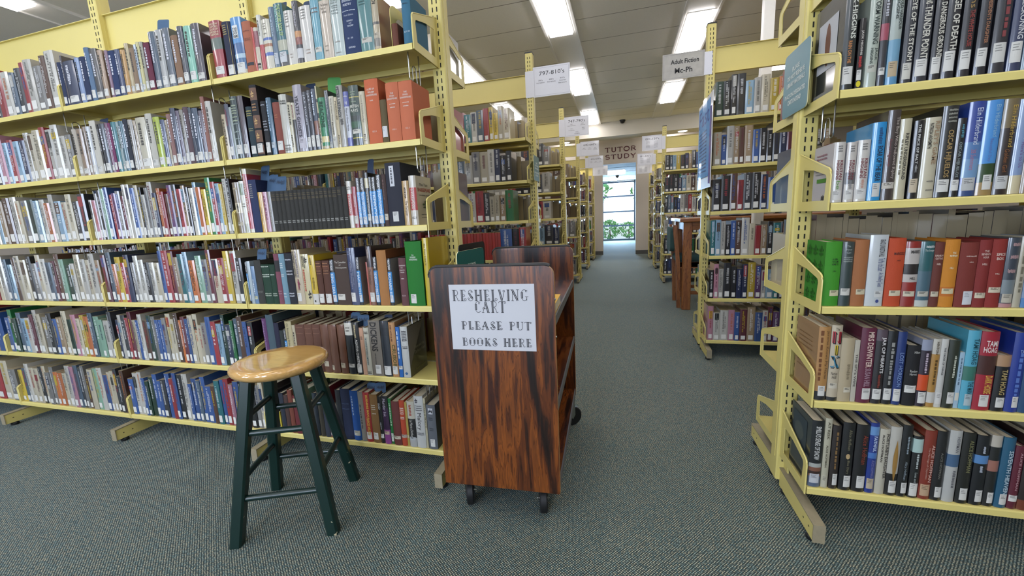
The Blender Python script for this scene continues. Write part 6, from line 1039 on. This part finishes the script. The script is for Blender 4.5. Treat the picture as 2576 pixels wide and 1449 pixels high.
for a in [[-1.4939, 1.426, 1.1768, 0.045, 0.15, 'blue_slip', 'tall blue slip marked help on the third left shelf', 0, True], [-1.4772, 1.431, 1.1569, 0.045, 0.13, 'blue_slip', 'blue slip marked help behind another, third left shelf', -0.3, True], [-1.4431, 1.416, 1.153, 0.05, 0.13, 'blue_slip', 'middle blue slip marked help on the third left shelf', 0, True], [-1.3963, 1.411, 1.1426, 0.05, 0.13, 'blue_slip', 'rightmost blue slip marked help on the third left shelf', 0.1, True], [-0.9786, 1.436, 1.1625, 0.028, 0.15, 'slate_slip', 'narrow slate slip above the black-and-blue paperbacks', 0, False], [-1.2694, 1.426, 1.4953, 0.035, 0.12, 'slate_slip', 'slate slip left of the grey-lilac book, second left shelf', 0, False], [-1.2395, 1.466, 1.5149, 0.05, 0.12, 'slate_slip', 'slate slip behind the grey-lilac book, second left shelf', 0, False], [-1.0778, 1.416, 1.4763, 0.05, 0.15, 'green_slip', 'green card standing in the second left shelf', 0.35, False], [-0.9554, 1.446, 1.4667, 0.016, 0.13, 'slate_slip', 'narrow dark slip beside the thick orange-red book', 0, False], [-1.3023, 1.446, 1.8374, 0.04, 0.1, 'slate_slip', 'slate slip above the dark teal book on the top shelf', 0, False], [-1.1906, 1.456, 1.828, 0.045, 0.1, 'slate_slip', 'slate slip beside the black floral book on the top shelf', 0, False], [-1.9508, 1.456, 1.8596, 0.05, 0.13, 'blue_slip', 'pale blue slip standing on the top left shelf, second bay', 0.3, False], [-1.545, 1.406, 0.8709, 0.05, 0.1, 'blue_slip', 'blue slip marked help on the fourth left shelf', 0, True], [-1.1147, 1.426, 0.5841, 0.045, 0.1, 'blue_slip', 'blue slip marked help behind the white-topped black book', 0, True], [-1.0577, 1.406, 0.5796, 0.05, 0.1, 'blue_slip', 'blue slip marked help left of the thick taupe book', 0.2, True], [-0.9501, 1.426, 0.5767, 0.035, 0.1, 'slate_slip', 'slate slip above the charcoal-navy book', 0.2, False], [-1.0626, 1.411, 0.2732, 0.045, 0.1, 'blue_slip', 'blue slip marked help above the golden-brown book', 0, True], [-1.0112, 1.411, 0.2767, 0.045, 0.1, 'blue_slip', 'blue slip marked help above the purple-pink book', 0.3, True], [-2.6204, 1.466, 1.186, 0.06, 0.11, 'slate_slip', 'slate slip tucked under the second shelf, third bay', 0, False], [-2.4013, 1.426, 1.4951, 0.06, 0.12, 'slate_slip', 'slate slip left of the script-titled white book', 0, False], [-2.2528, 1.416, 0.2435, 0.05, 0.09, 'blue_slip', 'left blue slip among blue books on the bottom shelf', 0, False], [-2.133, 1.416, 0.2297, 0.05, 0.09, 'blue_slip', 'right blue slip among blue books on the bottom shelf', 0, False]]:
    slip(a[0], a[1], a[2], a[3], a[4], M[a[5]], a[6], a[7], a[8])

# ---------------------------------------------------------------- signs on the end posts
def sheet_sign(x0, y, z0, w, h, key, label, tape_x, big=None):
    t = thing('number_sign', label, 'sign', (x0, y, z0)); m = MB(); m.box(0, w, -.0012, 0, 0, h); m.build('sheet', M['mottled'] if big else M['white_sheet'], t)
    tx, tw = tape_x; m = MB(); m.box(tx, tx+tw, -.0018, .002, h*.02, h*.9); m.build('tape_strip', M['white_sheet'], t)
    ink = MB(); e = -.0018; gcol = lin('6a6a74'); k = lin('1c1c22')
    for a, b, c, d_ in ((.03, .97, .045, .05), (.03, .97, .95, .955), (.03, .034, .045, .955), (.966, .97, .045, .955)): ink.quad((a*w, e, c*h), (b*w, e, c*h), (b*w, e, d_*h), (a*w, e, d_*h), 0, gcol)
    if big:
        for s_, u0, u1, v0, v1 in big: put(ink, s_, lambda u, v: ((u0+(u1-u0)*u)*w, e, (v0+(v1-v0)*v)*h), lin('101014'))
    else:
        head, subs = SIGNS.get(key, (None, []))
        if head: put(ink, head, lambda u, v: ((.17+.68*u)*w, e, (.7+.14*v)*h), k)
        for s1, s2, cx, cz in subs:
            put(ink, s1, lambda u, v: ((cx-.06+.12*u)*w, e, (cz+.045*v)*h), k)
            for q, s3 in enumerate(s2.split('|')):
                wd = .011*len(s3); put(ink, s3, lambda u, v: ((cx-wd+2*wd*u)*w, e, (cz-.075-.075*q+.045*v)*h), k)
        if not subs:
            for cx in (.3, .7):
                for q in range(6): put(ink, '~', lambda u, v: ((cx-.1+.2*u)*w, e, (.58-.08*q+.03*v)*h), lin('77777f'))
    ink.build('printing', M['ink'], t)
for x0, k, key, lb in ((-.671, 1, '797', 'white laminated sign reading 797 to 810, nearest left sign'), (-.669, 2, '747', 'white laminated sign reading 747 to 790, second from the front'), (-.652, 3, '640', 'white laminated sign reading 640 to 660, just left of the wall lettering'), (-.668, 4, '616', 'white laminated sign reading 616 to 630, below the third left sign'), (-.645, 5, 'x', 'farthest white laminated sign left of the aisle')):
    sheet_sign(x0, YC+k*DY-PF-.0025, 1.965, .282, .216, key, lb, (-.062, .062))
for x0, k, key, lb in ((.262, 3, '001', 'white laminated sign reading 001 to 150 right of the aisle'), (.245, 4, '151', 'white laminated sign below and left of the 001 sign'), (.285, 5, 'x', 'farthest white laminated sign right of the aisle')):
    sheet_sign(x0, YC+k*DY-PF-.0025, 1.94 if k > 3 else 1.965, .28, .214, key, lb, (.28, .05))
sheet_sign(.263, YC+DY-PF-.0025, 1.966, .272, .168, 'mc', 'mottled grey sign reading Adult Fiction Mc-Ph', (.272, .05), [('Adult Fiction', .2, .87, .58, .76), ('Mc-Ph', .3, .72, .22, .43)])

PLT = [('PLEASE', .36, .64, .68, .75), ('DO NOT RESHELVE', .18, .84, .57, .64), ('LIBRARY MATERIALS', .16, .86, .46, .53), ('PLACE ON DESIGNATED', .1, .9, .29, .36), ('CARTS INSTEAD', .24, .76, .18, .25)]
def plate(label, mtx, w, h, mats, text=True, cat='sign'):
    """plate with rounded corners; local x across, z up, facing -y"""
    t = D.objects.new('plastic_sign', None); COL.objects.link(t); t.matrix_world = mtx; tag(t, label, cat)
    m = MB(); m.prism(rrect(0, w, 0, h, .018), 'y', .0002, .003, 0, 1); m.build('plate', mats, t)
    if text:
        s_ = MB()
        for q, a, b, c, d_ in PLT:
            if q == 'PLACE ON DESIGNATED': s_.build('lettering', M['ink'], t); s_ = MB()
            put(s_, q, lambda u, v: ((a+(b-a)*u)*w, -.0006, (c+(d_-c)*v)*h), lin('d5dcd6'))
        s_.build('lettering', M['ink'], t)
def facing(loc, ang): return Matrix.Translation(loc) @ Matrix.Rotation(ang, 4, 'Z')
plate('brightly lit teal please do not reshelve sign on the right foreground end post', facing((.5445, 1.727, 1.35), R(-90)), .207, .205, [M['teal_lit'], M['sign_edge']])
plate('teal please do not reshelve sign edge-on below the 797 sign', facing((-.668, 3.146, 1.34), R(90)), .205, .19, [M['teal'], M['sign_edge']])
plate('dark teal sign reading please, standing inside the wooden cart', facing((-.562, 1.30, .7435), R(86)), .236, .2, [M['teal'], M['sign_edge']])
plate('black rounded plate standing behind the teal sign in the cart', facing((-.583, 1.37, .7435), R(86)), .24, .22, [M['black_pl'], M['black_pl']], False, 'sign')
# tall blue poster in a clear sleeve on the second right end
t = thing('poster_holder', 'blue poster in a bulging clear sleeve on the adult fiction end', 'poster', (.538, 0, 0)); m = MB()
pts = [(0.0, 3.40), (-.012, 3.28), (-.016, 3.16), (-.012, 3.04), (0.0, 2.93)]
for (x0, y0), (x1, y1) in zip(pts, pts[1:]): m.quad((x0-.002, y0, 1.2), (x1-.002, y1, 1.2), (x1-.002, y1, 1.78), (x0-.002, y0, 1.78))
m.build('clear_cover', M['sleeve'], t); m = MB(); m.box(-.002, .002, 2.925, 3.405, 1.195, 1.785); m.build('backing_sheet', M['white_sheet'], t)
m = MB(); m.box(-.005, -.003, 2.99, 3.38, 1.27, 1.76, 0, lin('5aa0e0')); m.box(-.0045, -.0035, 2.945, 2.985, 1.22, 1.7, 0, lin('6a5aa0')); m.build('blue_leaflet', M['ink'], t)
s_ = MB(); put(s_, 'Fast', lambda u, v: (-.0058, 3.36-.36*u, 1.62+.11*v), lin('1a4aa8'))
for q in range(12): put(s_, '~', lambda u, v: (-.0058, 3.34-.28*u, 1.57-.024*q+.012*v), lin('164a90'))
s_.build('printing', M['ink'], t)

# ---------------------------------------------------------------- the book cart
CW, CD, CH = .405, .79, .905
ct = thing('book_cart', 'dark rosewood reshelving cart on black casters in the aisle', 'cart', (-.204, 1.19, 0), R(2.6))
def panel(y0, y1, nm):
    m = MB(); m.prism(rrect(-CW, 0, .14, CH, .03, 6, (0, 0, 1, 1)), 'y', y0, y1, 0, 1, True); o = m.build(nm, [M['rosewood'], M['edge_raw']], ct)
    e = MB(); pts = [(-CW+.001, y0+.008, CH-.031)] + [(-CW+.03+.0315*math.cos(R(a)), y0+.008, CH-.03+.0315*math.sin(R(a))) for a in (165, 150, 135, 120, 105, 92)] + [(-.03+.0315*math.cos(R(a)), y0+.008, CH-.03+.0315*math.sin(R(a))) for a in (88, 75, 60)]
    e.tube(pts, .0075, 8); e.build('edge_moulding', M['cap'], o)
panel(0, .018, 'end_panel'); panel(CD-.018, CD, 'end_panel')
for z, in ((.74,), (.452,), (.172,)):
    m = MB(); m.box(-CW+.012, -.006, .0185, CD-.0185, z-.02, z); o = m.build('cart_shelf', M['rosewood_h'], ct)
    e = MB(); e.box(-.006, -.001, .0185, CD-.0185, z-.028, z+.002); e.box(-CW+.007, -CW+.012, .0185, CD-.0185, z-.028, z+.002); e.build('edge_trim', M['edge_grey'], o)
m = MB(); m.box(-.212, -.196, .0185, CD-.0185, .172, .452-.0205); m.box(-.212, -.196, .0185, CD-.0185, .452, .74-.0205); m.build('centre_divider', M['rosewood_h'], ct)
m = MB()
for z in (.68, .80): m.lathe([(.004, 0), (.0035, .003)], 10, 0, Matrix.Translation((0, .009, z)) @ Matrix.Rotation(R(90), 4, 'Y'))
m.build('screw_heads', M['steel'], ct)
for x, y, a in ((-.07, .075, 12), (-.345, .075, 18), (-.036, CD-.075, -62), (-.345, CD-.075, 5)):
    c = D.objects.new('caster', None); COL.objects.link(c); c.parent = ct; c.location = (x, y, 0); c.rotation_euler = (0, 0, R(a))
    m = MB(); m.lathe([(.018,-.0135),(.046,-.0135),(.0505,-.009),(.0505,.009),(.046,.0135),(.018,.0135)], 30, 0, Matrix.Translation((0, .018, .0505)) @ Matrix.Rotation(R(90), 4, 'Y')); m.build('wheel', M['rubber'], c)
    f = MB()
    for s_ in (-1, 1): f.prism([(-.014,.142),(.03,.142),(.03,.06),(.018,.038),(.006,.05)], 'x', s_*.018-.001, s_*.018+.001)
    f.box(-.019, .019, -.014, .03, .14, .1435); f.tube([(-.021, .018, .0505), (.021, .018, .0505)], .005, 8); f.build('fork', M['steel'], c)
# printed notice on its front
t = thing('paper_notice', 'white reshelving cart notice in ornate lettering on the cart front', 'notice', (-.204, 1.19, 0), R(2.6))
SX, SZ, SW, SH = -.34, .634, .279, .216
m = MB(); m.box(SX, SX+SW, -.0008, -.0002, SZ, SZ+SH); m.build('sheet', flat('notice_paper', 'b8b8bc', .6, var=.01), t)
def curl(cx, cy_, r, a0, turns=1.1, n=14): return [(cx + r*(1-.55*k/n)*math.cos(R(a0+turns*360*k/n)), cy_ + r*(1-.55*k/n)*math.sin(R(a0+turns*360*k/n))) for k in range(n+1)]
def stem(x, a=0, b=1): return ('S', x, a, b)
def sf(x, y, w=.2): return [(x-w/2, y), (x+w/2, y)]
DECO = {
 'R': (.74, [stem(.2), sf(.2, 0, .3), sf(.2, 1, .36), [(.02,1)]+arc(.34,.75,.24,.25,90,-90)+[(.2,.5)], [(.34,.5),(.5,.28),(.56,.06)]+arc(.64,.06,.08,.06,180,360)]),
 'E': (.66, [stem(.2), sf(.2, 0, .28), [(.02,1),(.5,1),(.56,.84)], [(.2,.5)]+arc(.38,.5,.1,.09,180,-150), [(.06,0),(.46,0)]+curl(.5,.13,.13,-90,.95)]),
 'S': (.62, [arc(.34,.76,.2,.24,10,250)+[(.34,.5)]+arc(.32,.24,.24,.24,80,-150), ('D', .2,.72,.48,.2), curl(.46,.82,.09,-20,.9), curl(.14,.2,.1,180,-.9)]),
 'H': (.86, [stem(.2), stem(.66), sf(.2,0,.3), sf(.2,1,.3), sf(.66,0,.3), sf(.66,1,.3), [(.1,.5),(.76,.5)], curl(.43,.5,.07,0,1)]),
 'L': (.64, [stem(.2), sf(.2,1,.3), [(.06,0),(.44,0)]+curl(.48,.14,.14,-90,.95)]),
 'V': (.76, [('D', .14,1,.36,0), sf(.14,1,.26), [(.38,0),(.6,.8)], curl(.56,.88,.11,-40,.95)]),
 'I': (.34, [stem(.16), sf(.16,0,.28), sf(.16,1,.28)]),
 'N': (.84, [[(.16,0),(.16,1)], ('D', .16,1,.64,0), [(.66,0),(.66,1)], sf(.16,0,.24), sf(.12,1,.24), sf(.66,1,.28)]),
 'G': (.76, [arc(.38,.5,.3,.5,50,315,18)+[(.6,.36)], ('S', .16,.22,.78), [(.44,.36),(.76,.36)], curl(.56,.86,.1,0,.9), [(.6,.36),(.6,.02)]]),
 'C': (.68, [arc(.38,.5,.3,.5,60,300,18), ('S', .16,.22,.78), curl(.5,.84,.1,20,.95), [(.53,.07),(.62,.14)]]),
 'A': (.8, [[(.1,0),(.36,1)], ('D', .36,1,.62,0), sf(.1,0,.22), sf(.64,0,.28), [(.06,.3)]+curl(.2,.38,.1,200,-.9), [(.2,.34),(.52,.34)]]),
 'T': (.7, [stem(.34), sf(.34,0,.26), [(.0,.86)]+arc(.14,.88,.12,.12,180,90,6)+[(.66,1)], curl(.6,.9,.1,90,-.9)]),
 'P': (.68, [stem(.22), sf(.22,0,.28), [(.04,.98)]+arc(.34,.74,.26,.26,95,-90)+[(.22,.48)], curl(.32,.58,.09,-90,-.9)]),
 'U': (.78, [('S', .18,.3,1), [(.18,.3)]+arc(.4,.28,.22,.28,180,360)+[(.62,1)], sf(.18,1,.28), sf(.62,1,.24)]),
 'B': (.7, [stem(.2), [(.02,1)]+arc(.36,.76,.18,.24,90,-90)+[(.2,.52)], [(.2,.52)]+arc(.38,.26,.24,.26,90,-90)+[(.04,0)], curl(.3,.6,.07,-90,-.8)]),
 'O': (.8, [arc(.38,.5,.32,.5,0,360,24), ('S', .14,.25,.75), ('S', .62,.25,.75)]),
 'K': (.78, [stem(.2), sf(.2,0,.28), sf(.2,1,.28), [(.24,.44),(.56,.96)], curl(.54,.88,.1,60,-.8), ('D', .34,.58,.6,0), sf(.64,0,.24)]), ' ': (.5, [])}
m = MB(); bk_, wh_ = lin('17171b'), lin('b0b0b6')
def deco(txt, cx, zb, hgt, wid):
    tot = sum(DECO[c][0] for c in txt)+.06*(len(txt)-1); k = wid/tot; x = cx-wid/2
    for c in txt:
        for it in DECO[c][1]:
            P = lambda u, v: (x+u*k, zb+v*hgt)
            if it[0] == 'S':
                ribbon(m, [P(it[1], it[2]), P(it[1], it[3])], .0066, -.0011, 0, bk_); ribbon(m, [P(it[1]-.045, it[2]+.03), P(it[1]-.045, it[3]-.03)], .0009, -.0013, 0, wh_); ribbon(m, [P(it[1]+.05, it[2]+.06), P(it[1]+.05, it[3]-.06)], .0012, -.0013, 0, lin('77777c'))
            elif it[0] == 'D':
                ribbon(m, [P(it[1], it[2]), P(it[3], it[4])], .0062, -.0011, 0, bk_); ribbon(m, [P(it[1], it[2]), P(it[3], it[4])], .0012, -.0013, 0, wh_)
            else: ribbon(m, [P(*q) for q in it], .0014, -.0012, 0, bk_)
        x += (DECO[c][0]+.06)*k
deco('RESHELVING', SX+.135, SZ+.163, .035, .25); deco('CART', SX+.135, SZ+.125, .036, .104)
deco('PLEASE PUT', SX+.15, SZ+.069, .026, .232); deco('BOOKS HERE', SX+.15, SZ+.014, .026, .232)
m.build('ornate_lettering', M['ink'], t)
# yellow paperback lying on the cart's top shelf
bk = thing('book', 'yellow paperback lying on the wooden cart top shelf', 'book', (-.2465, 1.245, .7428), R(2.6)); m = MB()
m.box(0, .034, 0, .17, 0, .0012); m.box(0, .034, 0, .17, .0298, .031); m.box(-.0012, 0, 0, .17, 0, .031); m.build('cover', flat('yellow_cover', 'd0a018', .5), bk)
m = MB(); m.box(.0002, .033, .001, .168, .0013, .0297); m.build('page_block', M['page'], bk)

# ---------------------------------------------------------------- the stool
ST = thing('bar_stool', 'round wooden stool with dark green legs before the left shelves', 'stool', (-1.172, 1.09, 0), 0)
m = MB(); rs = .156
m.lathe([(.02,.567),(rs-.03,.567),(rs-.012,.571),(rs-.003,.58),(rs,.589),(rs-.002,.597),(rs-.008,.603),(rs-.018,.605),(.1,.6025),(.02,.601)], 64); m.build('seat', M['maple'], ST)
Cc = Vector((-1.172, 1.09, 0)); feet = [Vector(p)-Cc for p in ((-1.268,.90,0), (-.978,1.022,0), (-1.38,1.178,0), (-1.096,1.296,0))]
ctr = sum(feet, Vector())/4; feet = [f for f in feet]; tops = [ctr.lerp(f, .5)+Vector((0, 0, .5675)) for f in feet]
def legmesh(a, b):
    m = MB(); ax = (b-a).normalized(); ang = math.atan2((feet[1]-feet[0]).y, (feet[1]-feet[0]).x); u = Vector((math.cos(ang), math.sin(ang), 0)); v = Vector((-u.y, u.x, 0)); r = .0195; c = .006
    ring = lambda p: [tuple(p+u*x+v*y) for x, y in ((-r+c,-r),(r-c,-r),(r,-r+c),(r,r-c),(r-c,r),(-r+c,r),(-r,r-c),(-r,-r+c))]
    i = m.add(ring(a)); j = m.add(ring(b)); m.face([i+k for k in range(7,-1,-1)]); m.face([j+k for k in range(8)])
    for k in range(8): m.face((i+k, i+(k+1) % 8, j+(k+1) % 8, j+k))
    return m
def chipped():
    m, nt, p = nodes('chipped_green_paint'); tc = N(nt, 'ShaderNodeTexCoord'); nz = N(nt, 'ShaderNodeTexNoise', Scale=55.0, Detail=3.0); L(nt, tc.outputs['Object'], nz.inputs['Vector'])
    sp = N(nt, 'ShaderNodeSeparateXYZ'); L(nt, tc.outputs['Object'], sp.inputs[0])
    mr = N(nt, 'ShaderNodeMapRange'); mr.inputs['From Min'].default_value = 0; mr.inputs['From Max'].default_value = .2; mr.inputs['To Min'].default_value = .67; mr.inputs['To Max'].default_value = .76; L(nt, sp.outputs['Z'], mr.inputs['Value'])
    g = N(nt, 'ShaderNodeMath', operation='GREATER_THAN'); L(nt, nz.outputs['Fac'], g.inputs[0]); L(nt, mr.outputs[0], g.inputs[1])
    mx = N(nt, 'ShaderNodeMix', data_type='RGBA'); mx.inputs['A'].default_value = (*lin('07241f'), 1); mx.inputs['B'].default_value = (*lin('b8ab8c'), 1)
    L(nt, g.outputs[0], mx.inputs['Factor']); L(nt, mx.outputs['Result'], p.inputs['Base Color']); p.inputs['Roughness'].default_value = .33
    return m
chip = chipped()
for a, b in zip(feet, tops): legmesh(a, b).build('leg', chip, ST)
def atz(k, z): return feet[k].lerp(tops[k], z/.5675)
for a, b, z in ((0,1,.375),(0,1,.155),(2,3,.375),(2,3,.15),(0,2,.425),(0,2,.215),(1,3,.425),(1,3,.215)):
    m = MB(); m.tube([atz(a, z), atz(b, z)], .0105, 12); m.build('rung', M['green_paint'], ST)

# ---------------------------------------------------------------- reading table and chair behind the second right row
tb = thing('reading_table', 'tall brown wooden reading table behind the adult fiction shelves', 'table', (.58, 4.54, 0))
m = MB(); m.bbox(-.02, 1.55, -.02, .84, .935, .972, .006); m.build('table_top', M['oak_h'], tb)
for x, y in ((.02, .02), (1.43, .02), (.02, .73), (1.43, .73)):
    m = MB(); m.bbox(x, x+.085, y, y+.085, 0, .9345, .006); m.build('leg', M['oak'], tb)
m = MB(); m.box(.105, 1.43, .04, .062, .85, .9345); m.box(.105, 1.43, .785, .807, .85, .9345); m.box(.04, .062, .105, .73, .85, .9345); m.build('apron', M['oak_h'], tb)
ch = thing('chair', 'brown wooden chair with dark green cushions beside the reading table', 'chair', (.62, 4.66, 0))
m = MB()
for y in (.0, .40):
    leg = [(-.06,.0),(-.02,.0),(-.035,.5),(-.075,.905),(-.115,.905),(-.075,.5)]; q = MB(); q.prism(leg, 'y', y, y+.04); q.build('back_post', M['oak'], ch)
m = MB(); m.prism(rrect(.035, .405, .62, .88, .05), 'x', -.135, -.09, 0, None, True); m.build('back_cushion', M['upholstery'], ch)
m = MB(); m.bbox(-.075, .38, .042, .398, .5, .575, .025); m.build('seat_cushion', M['upholstery'], ch)
m = MB(); m.box(-.03, .38, .005, .035, .44, .4995); m.box(-.03, .38, .405, .435, .44, .4995); m.box(-.03, .36, .005, .435, .45, .4995); m.build('seat_rail', M['oak_h'], ch)
for y in (0, .40):
    m = MB(); m.bbox(.34, .38, y, y+.04, 0, .44, .004); m.build('front_leg', M['oak'], ch)
    m = MB(); m.box(-.04, .34, y+.008, y+.032, .15, .185); m.build('stretcher', M['oak_h'], ch)
m = MB(); m.prism([(0,0),(.2,.02),(.22,.16),(.03,.19)], 'z', .9724, .976); tag(m.build('paper_sheet', M['white_sheet'], None, (.62, 4.6, 0)), 'white paper sheets on the reading table corner', 'paper')
m = MB(); m.lathe([(.15,.973),(.16,.985),(.12,1.01),(.05,1.022)], 24, 0, Matrix.Translation((1.15, 4.85, 0))); tag(m.build('hat', M['cap']), 'dark rounded object lying on the reading table', 'hat')
